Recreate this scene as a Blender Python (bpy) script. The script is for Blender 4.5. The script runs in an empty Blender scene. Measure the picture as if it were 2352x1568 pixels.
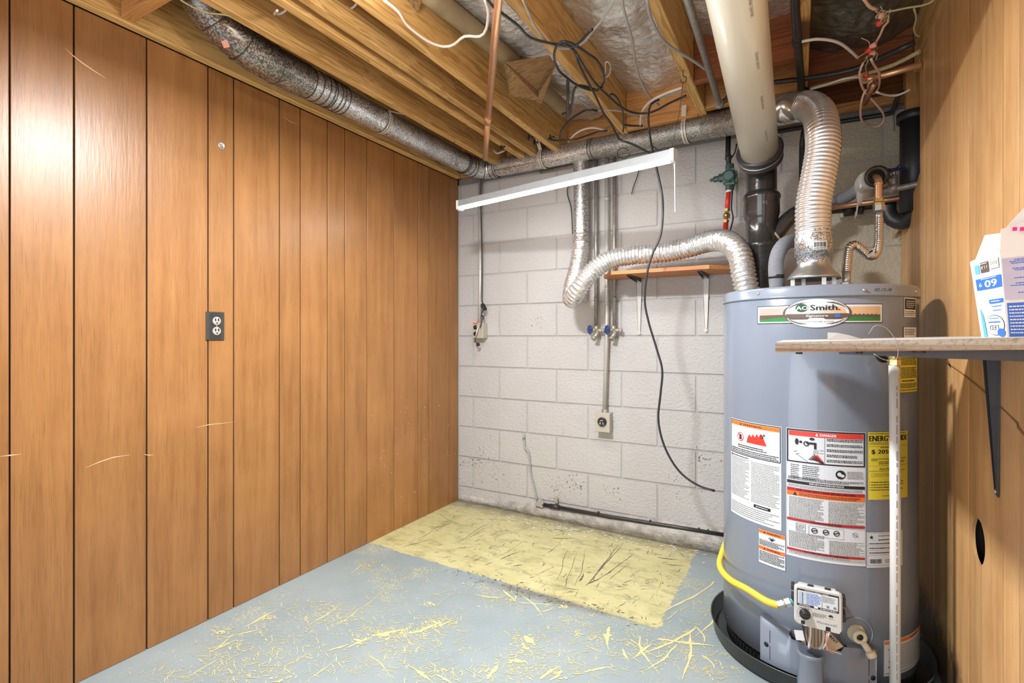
import bpy, bmesh, math, random
import numpy as np
from math import sin, cos, pi, radians, sqrt, atan2
from mathutils import Vector, noise as mnoise

random.seed(7)
S = bpy.context.scene
COL = S.collection

# ------------------------------------------------------------------ camera
CAMZ = 1.114
YAW = radians(29.2)
FPX, CU, CV = 1180.0, 1176.0, 772.0
cam = bpy.data.cameras.new('camera')
cam.sensor_width = 36.0
cam.lens = FPX / 2352 * 36.0
cam.shift_y = -12.0 / 2352
cam.clip_start = 0.05
camo = bpy.data.objects.new('camera', cam)
camo.location = (0, 0, CAMZ)
camo.rotation_euler = (pi / 2, 0, YAW)
COL.objects.link(camo)
S.camera = camo

# ------------------------------------------------------------------ light
S.view_settings.view_transform = 'Standard'
S.view_settings.look = 'None'
S.view_settings.gamma = 1.0
S.view_settings.use_curve_mapping = False
S.view_settings.exposure = -0.36
S.cycles.use_denoising = True
S.cycles.max_bounces = 8
S.cycles.sample_clamp_indirect = 6.0
W_ = bpy.data.worlds.new('basement_ambience')
S.world = W_
W_.use_nodes = True
W_.node_tree.nodes['Background'].inputs[0].default_value = (0.80, 0.86, 1.0, 1)
W_.node_tree.nodes['Background'].inputs[1].default_value = 0.55
LED_STRENGTH = 85.0
BULB_POWER = 11.0


def lamp(name, kind, loc, power, color, size=0.1, rot=(0, 0, 0), size_y=None):
    l = bpy.data.lights.new(name, kind)
    l.energy = power
    l.color = color
    if kind == 'AREA':
        l.shape = 'RECTANGLE'
        l.size = size
        l.size_y = size_y or size
    else:
        l.shadow_soft_size = size
    o = bpy.data.objects.new(name, l)
    o.location = loc
    o.rotation_euler = rot
    COL.objects.link(o)
    return o


BULB = (-0.95, 1.03, 2.03)
lamp('ceiling_bulb_light', 'POINT', BULB, BULB_POWER, (1.0, 0.95, 0.88), 0.045)
lamp('ceiling_bulb_downlight', 'AREA', (BULB[0], BULB[1], BULB[2] + .02), 98.0, (0.93, 0.96, 1.0), .17, (0, 0, 0), .17)
lamp('fill_behind_camera', 'AREA', (-0.8, -1.45, 1.0), 52.0, (0.95, 0.96, 1.0), 2.0,
     (radians(108), 0, 0), 1.6)  # added fill light, stands in for the lit basement behind the camera

# ------------------------------------------------------------------ pixel helpers: a picture ray met with a plane of the room
SY, CY = sin(YAW), cos(YAW)


def PD(u, v, d):
    l = (u - CU) / FPX * d
    return Vector((-SY * d + CY * l, CY * d + SY * l, CAMZ + (CV - v) / FPX * d))


def PY(u, v, y):
    r = (u - CU) / FPX
    return PD(u, v, y / (CY + SY * r))


def PX(u, v, x):
    r = (u - CU) / FPX
    return PD(u, v, x / (-SY + CY * r))


def PZ(u, v, z):
    return PD(u, v, (z - CAMZ) * FPX / (CV - v))


# ------------------------------------------------------------------ objects
ORG = {}


class MB:
    """collects geometry in world coordinates"""

    def __init__(s):
        s.v = []
        s.f = []
        s.m = []
        s.sm = []

    def add(s, vs, fs, m=0, smooth=False):
        b = len(s.v)
        s.v += [tuple(p) for p in vs]
        s.f += [tuple(i + b for i in f) for f in fs]
        s.m += [m] * len(fs)
        s.sm += [smooth] * len(fs)

    def box(s, a, b, m=0):
        x0, y0, z0 = a
        x1, y1, z1 = b
        s.add([(x0, y0, z0), (x1, y0, z0), (x1, y1, z0), (x0, y1, z0),
               (x0, y0, z1), (x1, y0, z1), (x1, y1, z1), (x0, y1, z1)],
              [(0, 3, 2, 1), (4, 5, 6, 7), (0, 1, 5, 4), (1, 2, 6, 5), (2, 3, 7, 6), (3, 0, 4, 7)], m)

    def prism(s, pts, vec, m=0):
        """polygon pts extruded along vec"""
        n = len(pts)
        vec = Vector(vec)
        P = [Vector(p) for p in pts]
        s.add(P + [p + vec for p in P],
              [tuple(range(n))[::-1], tuple(range(n, 2 * n))] +
              [(i, (i + 1) % n, n + (i + 1) % n, n + i) for i in range(n)], m)

    def bbox(s, a, b, bev=0.002, m=0, seg=1):
        """box with bevelled edges"""
        bm = bmesh.new()
        bmesh.ops.create_cube(bm, size=1)
        c = [(a[i] + b[i]) / 2 for i in range(3)]
        d = [abs(b[i] - a[i]) for i in range(3)]
        for w in bm.verts:
            w.co = Vector((c[0] + w.co.x * d[0], c[1] + w.co.y * d[1], c[2] + w.co.z * d[2]))
        bmesh.ops.bevel(bm, geom=bm.edges[:], offset=min(bev, min(d) * 0.45), segments=seg, affect='EDGES')
        bm.verts.index_update()
        s.add([w.co.copy() for w in bm.verts], [[w.index for w in f.verts] for f in bm.faces], m)
        bm.free()

    def tube(s, pts, r, seg=12, m=0, res=None, cap=True, smooth=True, rfun=None, taper=None):
        """tube along points; res = Catmull-Rom resampling step"""
        P = [Vector(p) for p in pts]
        if res:
            P = spline(P, res)
        L = [0.0]
        for i in range(1, len(P)):
            L.append(L[-1] + (P[i] - P[i - 1]).length)
        T = []
        for i in range(len(P)):
            a = P[max(0, i - 1)]
            b = P[min(len(P) - 1, i + 1)]
            t = (b - a)
            T.append(t.normalized() if t.length > 1e-9 else Vector((0, 0, 1)))
        n = T[0].orthogonal().normalized()
        vs = []
        for i, p in enumerate(P):
            t = T[i]
            n = (n - t * n.dot(t))
            n = n.normalized() if n.length > 1e-6 else t.orthogonal().normalized()
            bn = t.cross(n)
            rr = rfun(L[i], i) if rfun else r
            if taper:
                rr *= taper[0] + (taper[1] - taper[0]) * L[i] / max(L[-1], 1e-6)
            for k in range(seg):
                a = 2 * pi * k / seg
                q = rr
                vs.append(p + (n * cos(a) + bn * sin(a)) * q)
        fs = []
        for i in range(len(P) - 1):
            for k in range(seg):
                a = i * seg + k
                b = i * seg + (k + 1) % seg
                fs.append((a, b, b + seg, a + seg))
        s.add(vs, fs, m, smooth)
        if cap:
            s.add(vs[:seg], [tuple(range(seg))[::-1]], m)
            s.add(vs[-seg:], [tuple(range(seg))], m)
        return s

    def lathe(s, c, prof, seg=32, m=0, axis=(0, 0, 1), smooth=True, a0=0, a1=2 * pi, cap=False):
        ax = Vector(axis).normalized()
        if abs(ax.z) > 0.999:
            e1, e2 = Vector((1, 0, 0)), Vector((0, 1, 0)) * (1 if ax.z > 0 else -1)
        else:
            e1 = Vector((0, 0, 1)).cross(ax).normalized()
            e2 = ax.cross(e1)
        c = Vector(c)
        full = abs(a1 - a0 - 2 * pi) < 1e-6
        n = seg if full else seg + 1
        vs = []
        for r, h in prof:
            for k in range(n):
                a = a0 + (a1 - a0) * k / seg
                vs.append(c + ax * h + (e1 * cos(a) + e2 * sin(a)) * r)
        fs = []
        for i in range(len(prof) - 1):
            for k in range(seg):
                k2 = (k + 1) % n
                fs.append((i * n + k, i * n + k2, (i + 1) * n + k2, (i + 1) * n + k))
        s.add(vs, fs, m, smooth)
        if cap:
            s.add(vs[:n], [tuple(range(n))[::-1]], m)
            s.add(vs[-n:], [tuple(range(n))], m)
        return s

    def cyl(s, p0, p1, r, seg=16, m=0, r1=None):
        p0, p1 = Vector(p0), Vector(p1)
        d = p1 - p0
        s.lathe(p0, [(r, 0), (r if r1 is None else r1, d.length)], seg, m, d, cap=True)
        return s

    def sphere(s, c, r, seg=12, m=0, sc=(1, 1, 1)):
        prof = []
        vs = []
        fs = []
        ns = seg // 2
        for i in range(ns + 1):
            a = pi * i / ns
            for k in range(seg):
                b = 2 * pi * k / seg
                vs.append((c[0] + r * sc[0] * sin(a) * cos(b), c[1] + r * sc[1] * sin(a) * sin(b), c[2] + r * sc[2] * cos(a)))
        for i in range(ns):
            for k in range(seg):
                fs.append((i * seg + k, (i + 1) * seg + k, (i + 1) * seg + (k + 1) % seg, i * seg + (k + 1) % seg))
        s.add(vs, fs, m, True)
        return s

    def torus(s, c, axis, R, r, seg=24, ss=8, m=0, a0=0, a1=2 * pi):
        ax = Vector(axis).normalized()
        e1 = ax.orthogonal().normalized()
        e2 = ax.cross(e1)
        c = Vector(c)
        pts = [c + (e1 * cos(a0 + (a1 - a0) * k / seg) + e2 * sin(a0 + (a1 - a0) * k / seg)) * R for k in range(seg + 1)]
        s.tube(pts, r, ss, m, cap=False)
        return s

    def build(s, name, mats, parent=None, label=None, cat=None, group=None, kind=None):
        if not isinstance(mats, (list, tuple)):
            mats = [mats]
        A = np.array(s.v, dtype=float)
        lo, hi = A.min(0), A.max(0)
        org = Vector(((lo[0] + hi[0]) / 2, (lo[1] + hi[1]) / 2, lo[2]))
        A = A - np.array(org)
        me = bpy.data.meshes.new(name)
        me.from_pydata([tuple(p) for p in A], [], s.f)
        for mm in mats:
            me.materials.append(mm)
        me.polygons.foreach_set('material_index', s.m)
        me.polygons.foreach_set('use_smooth', s.sm)
        me.update()
        if s.f and len(s.f) < 60000:
            bm = bmesh.new()
            bm.from_mesh(me)
            bmesh.ops.remove_doubles(bm, verts=bm.verts, dist=1e-6)
            bm.to_mesh(me)
            bm.free()
        return link(name, me, org, parent, label, cat, group, kind)


def link(name, me, org, parent=None, label=None, cat=None, group=None, kind=None):
    o = bpy.data.objects.new(name, me)
    COL.objects.link(o)
    org = Vector(org)
    if parent is not None:
        o.parent = parent
        o.location = org - ORG[parent]
    else:
        o.location = org
    ORG[o] = org
    if label:
        o['label'] = label
    if cat:
        o['category'] = cat
    if group:
        o['group'] = group
    if kind:
        o['kind'] = kind
    return o


def thing(name, loc, label, cat, group=None, kind=None):
    return link(name, None, loc, None, label, cat, group, kind)


def spline(P, step):
    P = [Vector(p) for p in P]
    out = []
    n = len(P)
    for i in range(n - 1):
        p0 = P[i - 1] if i > 0 else P[0] * 2 - P[1]
        p1, p2 = P[i], P[i + 1]
        p3 = P[i + 2] if i + 2 < n else P[-1] * 2 - P[-2]
        k = max(2, int((p2 - p1).length / step + 0.5))
        # centripetal-ish: plain Catmull-Rom is enough here
        for j in range(k):
            t = j / k
            out.append(0.5 * ((2 * p1) + (p2 - p0) * t + (2 * p0 - 5 * p1 + 4 * p2 - p3) * t * t +
                              (3 * p1 - p0 - 3 * p2 + p3) * t ** 3))
    out.append(P[-1])
    return out


# ------------------------------------------------------------------ materials
class NT:
    def __init__(s, name):
        s.mat = bpy.data.materials.new(name)
        s.mat.use_nodes = True
        s.t = s.mat.node_tree
        s.b = s.t.nodes['Principled BSDF']

    def n(s, typ, **kw):
        nd = s.t.nodes.new(typ)
        for k, v in kw.items():
            if k in ('operation', 'blend_type', 'data_type', 'noise_dimensions', 'wave_type', 'bands_direction', 'feature', 'distance',
                     'interpolation_type', 'wave_profile', 'voronoi_dimensions'):
                setattr(nd, k, v)
        return nd

    def l(s, a, b):
        s.t.links.new(a, b)

    def val(s, sock, v):
        if hasattr(v, 'is_linked') or isinstance(v, bpy.types.NodeSocket):
            s.l(v, sock)
        else:
            sock.default_value = v

    def math(s, op, a, b=0.5, c=None, clamp=False):
        nd = s.n('ShaderNodeMath', operation=op)
        nd.use_clamp = clamp
        s.val(nd.inputs[0], a)
        s.val(nd.inputs[1], b)
        if c is not None:
            s.val(nd.inputs[2], c)
        return nd.outputs[0]

    def obj(s, rnd=True, world=False):
        if world:
            return s.n('ShaderNodeNewGeometry').outputs['Position']
        tc = s.n('ShaderNodeTexCoord').outputs['Object']
        if not rnd:
            return tc
        oi = s.n('ShaderNodeObjectInfo').outputs['Random']
        v = s.n('ShaderNodeVectorMath', operation='MULTIPLY_ADD')
        s.l(oi, v.inputs[0])
        v.inputs[1].default_value = (37.0, 91.0, 53.0)
        s.l(tc, v.inputs[2])
        return v.outputs[0]

    def rnd(s):
        return s.n('ShaderNodeObjectInfo').outputs['Random']

    def scale(s, vec, sc):
        v = s.n('ShaderNodeVectorMath', operation='MULTIPLY')
        s.l(vec, v.inputs[0])
        v.inputs[1].default_value = sc
        return v.outputs[0]

    def noise(s, vec, sc=1.0, detail=4, rough=0.55, dist=0.0):
        nd = s.n('ShaderNodeTexNoise')
        s.l(vec, nd.inputs['Vector'])
        nd.inputs['Scale'].default_value = sc
        nd.inputs['Detail'].default_value = detail
        nd.inputs['Roughness'].default_value = rough
        nd.inputs['Distortion'].default_value = dist
        return nd.outputs[0]

    def voro(s, vec, sc=1.0, feature='F1', out='Distance', rand=1.0):
        nd = s.n('ShaderNodeTexVoronoi', feature=feature)
        s.l(vec, nd.inputs['Vector'])
        nd.inputs['Scale'].default_value = sc
        nd.inputs['Randomness'].default_value = rand
        return nd.outputs[out]

    def ramp(s, fac, stops):
        nd = s.n('ShaderNodeValToRGB')
        s.l(fac, nd.inputs[0])
        e = nd.color_ramp.elements
        while len(e) < len(stops):
            e.new(0.5)
        for el, (p, c) in zip(e, stops):
            el.position = p
            if isinstance(c, (int, float)):
                c = (c, c, c)
            el.color = (*c, 1)
        return nd.outputs[0]

    def mix(s, fac, a, b, blend='MIX'):
        nd = s.n('ShaderNodeMix', data_type='RGBA', blend_type=blend)
        s.val(nd.inputs[0], fac)
        for sock, v in ((nd.inputs[6], a), (nd.inputs[7], b)):
            if isinstance(v, bpy.types.NodeSocket):
                s.l(v, sock)
            else:
                sock.default_value = (*v, 1) if len(v) == 3 else v
        return nd.outputs[2]

    def bump(s, h, strength=0.3, dist=0.002):
        nd = s.n('ShaderNodeBump')
        s.l(h, nd.inputs['Height'])
        nd.inputs['Strength'].default_value = strength
        nd.inputs['Distance'].default_value = dist
        s.l(nd.outputs[0], s.b.inputs['Normal'])

    def col(s, c):
        s.val(s.b.inputs['Base Color'], c if isinstance(c, bpy.types.NodeSocket) else (*c, 1))

    def set(s, rough=0.5, metal=0.0, spec=0.5, coat=0.0, **kw):
        s.val(s.b.inputs['Roughness'], rough)
        s.val(s.b.inputs['Metallic'], metal)
        s.b.inputs['Specular IOR Level'].default_value = spec
        s.b.inputs['Coat Weight'].default_value = coat
        return s.mat


def plain(name, c, rough=0.5, metal=0.0, var=0.12, vs=30.0, bump=0.0, bs=200, coat=0.0):
    """paint, plastic or metal with a faint mottling"""
    t = NT(name)
    p = t.obj()
    n = t.noise(p, vs, 3)
    t.col(t.mix(n, tuple(x * (1 - var) for x in c), tuple(min(1, x * (1 + var)) for x in c)))
    if bump:
        t.bump(t.noise(p, bs, 3), bump, 0.001)
    return t.set(rough, metal, coat=coat)


def lumber(name, c1, c2, axis='y', rough=0.6, dark=(0.10, 0.045, 0.015)):
    t = NT(name)
    p = t.obj()
    k = {'y': (1, .035, 1), 'x': (.035, 1, 1), 'z': (1, 1, .035)}[axis]
    q = t.scale(p, k)
    warp = t.noise(t.scale(p, {'y': (3, .8, 3), 'x': (.8, 3, 3), 'z': (3, 3, .8)}[axis]), 1.6, 3)
    mul = t.n('ShaderNodeVectorMath', operation='MULTIPLY_ADD')
    t.l(warp, mul.inputs[0])
    mul.inputs[1].default_value = (.09, .09, .09)
    t.l(q, mul.inputs[2])
    g = t.noise(mul.outputs[0], 70, 2, 0.5)
    fine = t.noise(q, 320, 3)
    c = t.ramp(g, [(0.36, c1), (0.50, c2), (0.62, tuple(x * .80 for x in c1))])
    c = t.mix(t.math('MULTIPLY', fine, 0.35), c, tuple(x * .55 for x in c1))
    kn = t.voro(t.scale(p, {'y': (2.4, 1.1, 6), 'x': (1.1, 2.4, 6), 'z': (6, 6, 1.1)}[axis]), 1.0)
    c = t.mix(t.ramp(kn, [(0.08, 1.0), (0.13, 0.0)]), c, dark)
    big = t.noise(p, 2.2, 3)
    c = t.mix(t.math('MULTIPLY', big, 0.25), c, tuple(x * .6 for x in c1))
    r = t.rnd()
    hs = t.n('ShaderNodeHueSaturation')
    t.l(t.math('MULTIPLY_ADD', r, 0.25, 0.9), hs.inputs['Value'])
    t.l(c, hs.inputs['Color'])
    t.col(hs.outputs[0])
    t.bump(g, 0.25, 0.002)
    return t.set(rough, spec=0.3)


def panel_mat(name, c1, c2, c3, rough=0.33, stain=False):
    t = NT(name)
    p = t.obj()
    q = t.scale(p, (1, 1, .06))
    g = t.noise(q, 30, 3, .55, .2)
    f = t.noise(t.scale(p, (1, 1, .03)), 380, 3, .6)
    c = t.ramp(g, [(0.25, c1), (0.5, c2), (0.8, c3)])
    c = t.mix(t.ramp(f, [(.50, 0.0), (.70, .40)]), c, tuple(x * .45 for x in c1))
    c = t.mix(t.ramp(t.noise(p, 3.0, 4), [(.45, 0.0), (.75, .35)]), c, tuple(min(1, x * 1.35) for x in c3))
    hs = t.n('ShaderNodeHueSaturation')
    t.l(t.math('MULTIPLY_ADD', t.rnd(), 0.22, 0.88), hs.inputs['Value'])
    t.l(c, hs.inputs['Color'])
    c = hs.outputs[0]
    if stain:
        w = t.obj(world=True)
        sx = t.n('ShaderNodeSeparateXYZ')
        t.l(w, sx.inputs[0])
        y, z = sx.outputs[1], sx.outputs[2]
        band = t.math('ABSOLUTE', t.math('SUBTRACT', y, 2.02))
        band = t.math('SUBTRACT', 1.0, t.math('DIVIDE', band, 0.15), clamp=True)
        low = t.math('SUBTRACT', 1.0, t.math('DIVIDE', z, 1.12), clamp=True)
        low = t.math('MULTIPLY', t.math('POWER', low, 0.35), band)
        nn = t.noise(t.scale(w, (1, 6, 1.0)), 3.2, 5, .7)
        mk = t.ramp(t.math('MULTIPLY', low, t.math('MULTIPLY_ADD', nn, 1.6, 0.0)), [(.28, 0.0), (.80, 1.0)])
        c = t.mix(t.math('MULTIPLY', mk, .85), c, (.075, .055, .022))
        foot = t.math('SUBTRACT', 1.0, t.math('DIVIDE', z, 0.28), clamp=True)
        far = t.math('DIVIDE', t.math('SUBTRACT', y, 1.62), .35, clamp=True)
        n2 = t.noise(w, 22, 5, .7)
        mk2 = t.ramp(t.math('MULTIPLY', t.math('MULTIPLY', foot, far), t.math('MULTIPLY', n2, 2.2)), [(.25, 0.0), (.6, 1.0)])
        c = t.mix(t.math('MULTIPLY', mk2, .85), c, (.03, .022, .012))
    t.col(c)
    t.bump(t.math('ADD', t.noise(t.scale(p, (1, 1, .12)), 120, 2), t.math('MULTIPLY', f, .5)), 0.35, 0.0012)
    return t.set(rough, spec=0.5)


def galv(name, c=(.50, .52, .53), rough=.32, sc=330):
    t = NT(name)
    p = t.obj()
    v = t.voro(p, sc, out='Color')
    bw = t.n('ShaderNodeRGBToBW')
    t.l(v, bw.inputs[0])
    c_ = t.ramp(bw.outputs[0], [(.25, tuple(x * .45 for x in c)), (.55, c), (.75, tuple(min(1, x * 1.6) for x in c))])
    grime = t.ramp(t.noise(p, 9, 4), [(.45, 0.0), (.7, .5)])
    t.col(t.mix(grime, c_, tuple(x * .4 for x in c)))
    t.bump(bw.outputs[0], .12, .001)
    return t.set(t.ramp(bw.outputs[0], [(.2, rough - .08), (.8, rough + .16)]), .85)


def foil_mat(name, c=(.80, .79, .76), rough=.24, sc=38, b=.7, d=.006, metal=.80):
    t = NT(name)
    p = t.obj()
    n = t.noise(p, sc, 5, .62, .5)
    w = t.noise(t.scale(p, (1, 3, 1)), sc * .25, 3, .5)
    t.col(t.mix(t.ramp(n, [(.35, 0.0), (.7, 1.0)]), tuple(x * .72 for x in c), c))
    t.bump(t.math('ADD', n, w), b, d)
    return t.set(rough, metal)


M = {}
M['plank_left'] = panel_mat('honey_panelling', (.265, .112, .033), (.32, .145, .046), (.37, .178, .060), .37)
M['plank_right'] = panel_mat('aged_pine_panelling', (.48, .245, .085), (.60, .335, .135), (.68, .41, .18), .38, stain=True)
M['groove'] = plain('groove_shadow_board', (.018, .010, .006), .9)
M['lumber_y'] = lumber('joist_pine', (.56, .32, .095), (.78, .50, .20), 'y')
M['lumber_x'] = lumber('blocking_pine', (.56, .25, .075), (.66, .35, .12), 'x')
M['lumber_dark'] = lumber('rim_board_red', (.22, .065, .022), (.32, .11, .035), 'x')
M['lumber_z'] = lumber('stud_pine', (.40, .18, .05), (.52, .26, .08), 'z')
M['subfloor'] = plain('subfloor_board', (.16, .085, .03), .8, var=.3)
M['galv'] = galv('galvanised_spangle', (.62, .64, .65), .34)
M['galv_dull'] = galv('galvanised_dull', (.36, .355, .33), .42)
M['elbow'] = galv('taped_galvanised', (.30, .285, .26), .34, 210)
M['alu'] = plain('spun_aluminium', (.84, .83, .81), .22, .85, .06)
M['alu_flex'] = plain('flexible_aluminium', (.90, .89, .87), .22, .78, .05)
M['foil'] = foil_mat('crinkled_foil_duct', (.95, .95, .94), .20, 60, .6, .004, .78)
M['foil_sheet'] = foil_mat('foil_insulation_facing', (.97, .96, .93), .22, 60, .9, .005, .72)
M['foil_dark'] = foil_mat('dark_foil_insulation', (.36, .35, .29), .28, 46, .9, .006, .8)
M['steel'] = plain('steel', (.55, .54, .52), .3, .9, .1)
M['zinc'] = plain('zinc_hardware', (.60, .60, .58), .35, .85, .15)
M['chrome'] = plain('corrugated_stainless', (.74, .70, .64), .18, .95, .05)
M['brass'] = plain('brass', (.72, .55, .22), .28, .9, .12)
M['copper'] = plain('copper_pipe', (.86, .50, .28), .36, .75, .12, 18)
M['copper_old'] = plain('tarnished_copper', (.42, .22, .12), .42, .7, .35, 22)
M['black_iron'] = plain('black_iron', (.040, .038, .036), .38, .35, .4, 60, .4, 160)
M['cast_iron'] = plain('tarred_cast_iron', (.032, .031, .030), .22, .1, .5, 40, .9, 60, .5)
M['rubber'] = plain('black_rubber', (.035, .035, .036), .34, 0, .2, bump=.1)
M['abs'] = plain('black_drain_plastic', (.020, .020, .022), .45, 0, .4, 200)
M['pvc'] = plain('ivory_plastic_pipe', (.86, .83, .69), .26, 0, .04, 6)
M['pvc_white'] = plain('white_plastic_pipe', (.74, .74, .72), .32, 0, .04)
M['print_grey'] = plain('grey_print', (.22, .21, .19), .5)
M['black'] = plain('black_print', (.012, .012, .013), .45)
M['cable_black'] = plain('black_cable', (.022, .022, .024), .38)
M['cable_grey'] = plain('grey_cable', (.34, .33, .31), .45)
M['cable_white'] = plain('white_cable', (.66, .62, .55), .45)
M['cable_pink'] = plain('flesh_cable', (.70, .46, .34), .45)
M['twine'] = plain('frayed_twine', (.42, .36, .17), .9, 0, .4, 150)
M['white'] = plain('white_print', (.74, .76, .78), .4, 0, .03)
M['paper'] = plain('white_paper', (.70, .72, .73), .6, 0, .05)
M['label_white'] = plain('white_label', (.62, .67, .71), .34, 0, .03)
M['red'] = plain('red_print', (.70, .045, .030), .42, 0, .05)
M['darkred'] = plain('crimson_print', (.42, .015, .02), .42, 0, .05)
M['orange'] = plain('orange_print', (.80, .17, .025), .42, 0, .05)
M['green'] = plain('green_print', (.02, .22, .05), .4)
M['darkgreen'] = plain('dark_green_print', (.01, .07, .025), .4)
M['silverprint'] = plain('silver_print', (.62, .60, .56), .25, .5, .2, 4)
M['brownprint'] = plain('brown_print', (.12, .085, .065), .35)
M['tan'] = plain('tan_print', (.68, .46, .27), .4)
M['blue'] = plain('blue_print', (.03, .15, .62), .4, 0, .05)
M['cyan'] = plain('sky_blue_print', (.10, .42, .78), .4, 0, .1)
M['magenta'] = plain('magenta_print', (.62, .02, .22), .4)
M['lavender'] = plain('lavender_print', (.46, .46, .62), .5)
M['yellow_label'] = plain('yellow_label', (.74, .62, .05), .42, 0, .04)
M['yellow_hose'] = plain('yellow_coated_hose', (.80, .56, .05), .38, 0, .06)
M['tank'] = plain('grey_enamel_tank', (.19, .225, .28), .26, 0.0, .03, 3, coat=.35)
M['tank_lid'] = plain('grey_enamel_lid', (.21, .245, .30), .24, 0.0, .03, 3, coat=.35)
M['valve_case'] = plain('light_grey_plastic', (.56, .55, .52), .42, 0, .03)
M['natural'] = plain('natural_nylon', (.66, .60, .44), .38, 0, .08)
M['pan'] = plain('dark_grey_drip_pan', (.045, .05, .05), .36, 0, .2)
M['foam'] = plain('grey_pipe_foam', (.20, .21, .23), .8, 0, .25, 120, .6, 220)
M['wrap'] = plain('grey_pipe_wrap', (.55, .54, .50), .55, 0, .2, 40, .4, 60)
M['green_cast'] = plain('green_cast_regulator', (.055, .10, .085), .42, .4, .3, 50, .3)
M['red_paint'] = plain('red_pipe_paint', (.62, .035, .02), .4, 0, .1)
M['blue_handle'] = plain('blue_valve_handle', (.012, .055, .22), .3, 0, .7, 90)
M['painted_brass'] = plain('paint_splashed_brass', (.40, .37, .30), .4, .4, .35, 60)
M['navy_handle'] = plain('navy_valve_handle', (.02, .03, .10), .3)
M['old_pipe'] = plain('paint_splashed_pipe', (.34, .32, .29), .4, .5, .5, 60)
M['fixture_grey'] = plain('grey_fixture_housing', (.30, .315, .32), .4)
M['white_paint_metal'] = plain('white_painted_metal', (.52, .50, .46), .35, .2, .10)
M['box_beige'] = plain('beige_steel_box', (.50, .46, .38), .38, .3, .08)
M['bakelite'] = plain('black_bakelite', (.02, .02, .02), .3)
M['brownplate'] = plain('brown_ribbed_plate', (.055, .050, .045), .4, .2, .2)
M['socket_grey'] = plain('worn_socket_face', (.36, .34, .30), .35)
M['salmon'] = plain('salmon_tag', (.72, .32, .24), .6)
M['tan_card'] = plain('tan_tag_card', (.50, .36, .23), .7)
M['card'] = lumber('brown_cardboard', (.26, .15, .06), (.36, .22, .10), 'x', .8)
M['wrapduct'] = plain('brown_wrapped_duct', (.26, .20, .11), .7, 0, .35, 14, .5, 40)
M['shelf_face'] = lumber('orange_plywood', (.52, .19, .06), (.62, .26, .09), 'x', .45)
M['bracket'] = plain('dark_grey_bracket', (.062, .066, .072), .34, .6, .08)
M['chip_yellow'] = plain('exposed_yellow_paint', (.62, .55, .27), .55, 0, .15, 40)
M['chip_pale'] = plain('pale_paint_scratch', (.62, .60, .48), .6)
M['duct_seam'] = plain('dark_duct_seam', (.07, .068, .06), .4, .6, .3)
M['strap'] = plain('beige_steel_strap', (.66, .62, .54), .4, .3, .1)
M['scuff'] = plain('black_scuff', (.13, .12, .08), .7)
M['speck'] = plain('white_paint_flake', (.80, .79, .75), .6)
M['scratch_wood'] = plain('bare_wood_scratch', (.68, .42, .22), .5)
M['mesh_black'] = plain('black_mesh_guard', (.012, .012, .013), .5)


def led_mat():
    t = NT('lit_led_diffuser')
    t.col((.9, .9, .9))
    t.b.inputs['Emission Color'].default_value = (1.0, .985, .95, 1)
    t.b.inputs['Emission Strength'].default_value = LED_STRENGTH
    return t.set(.4)


M['led'] = led_mat()


def block_mat():
    t = NT('painted_concrete_block')
    w = t.obj(world=True)
    sx = t.n('ShaderNodeSeparateXYZ')
    t.l(w, sx.inputs[0])
    big = t.noise(w, 3.5, 4)
    c = t.mix(big, (.43, .415, .40), (.53, .512, .495))
    tan = t.ramp(t.math('ADD', sx.outputs[0], t.math('MULTIPLY', t.noise(w, 9, 3), .12)), [(0.0, 0.0), (0.12, 1.0)])
    c = t.mix(tan, c, (.50, .45, .34))
    # black specks and paint loss, more of them low on the wall
    sp = t.noise(w, 70, 4, .6)
    patch = t.noise(w, 3.1, 3, .6)
    low = t.math('SUBTRACT', 1.0, t.math('DIVIDE', sx.outputs[2], 2.2), clamp=True)
    k = t.math('MULTIPLY', t.math('MULTIPLY', sp, patch), t.math('MULTIPLY_ADD', low, .5, .72))
    c = t.mix(t.ramp(k, [(.412, 0.0), (.425, .85)]), c, (.10, .09, .08))
    t.col(c)
    h = t.noise(w, 55, 5, .65)
    h2 = t.voro(w, 95)
    t.bump(t.math('ADD', h, t.math('MULTIPLY', h2, .35)), .85, .0055)
    return t.set(.42, spec=.4)


M['block'] = block_mat()


def mortar_mat():
    t = NT('painted_mortar')
    w = t.obj(world=True)
    t.col(t.mix(t.noise(w, 12, 4), (.36, .345, .325), (.50, .48, .46)))
    t.bump(t.noise(w, 80, 4), .5, .003)
    return t.set(.5)


M['mortar'] = mortar_mat()


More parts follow.
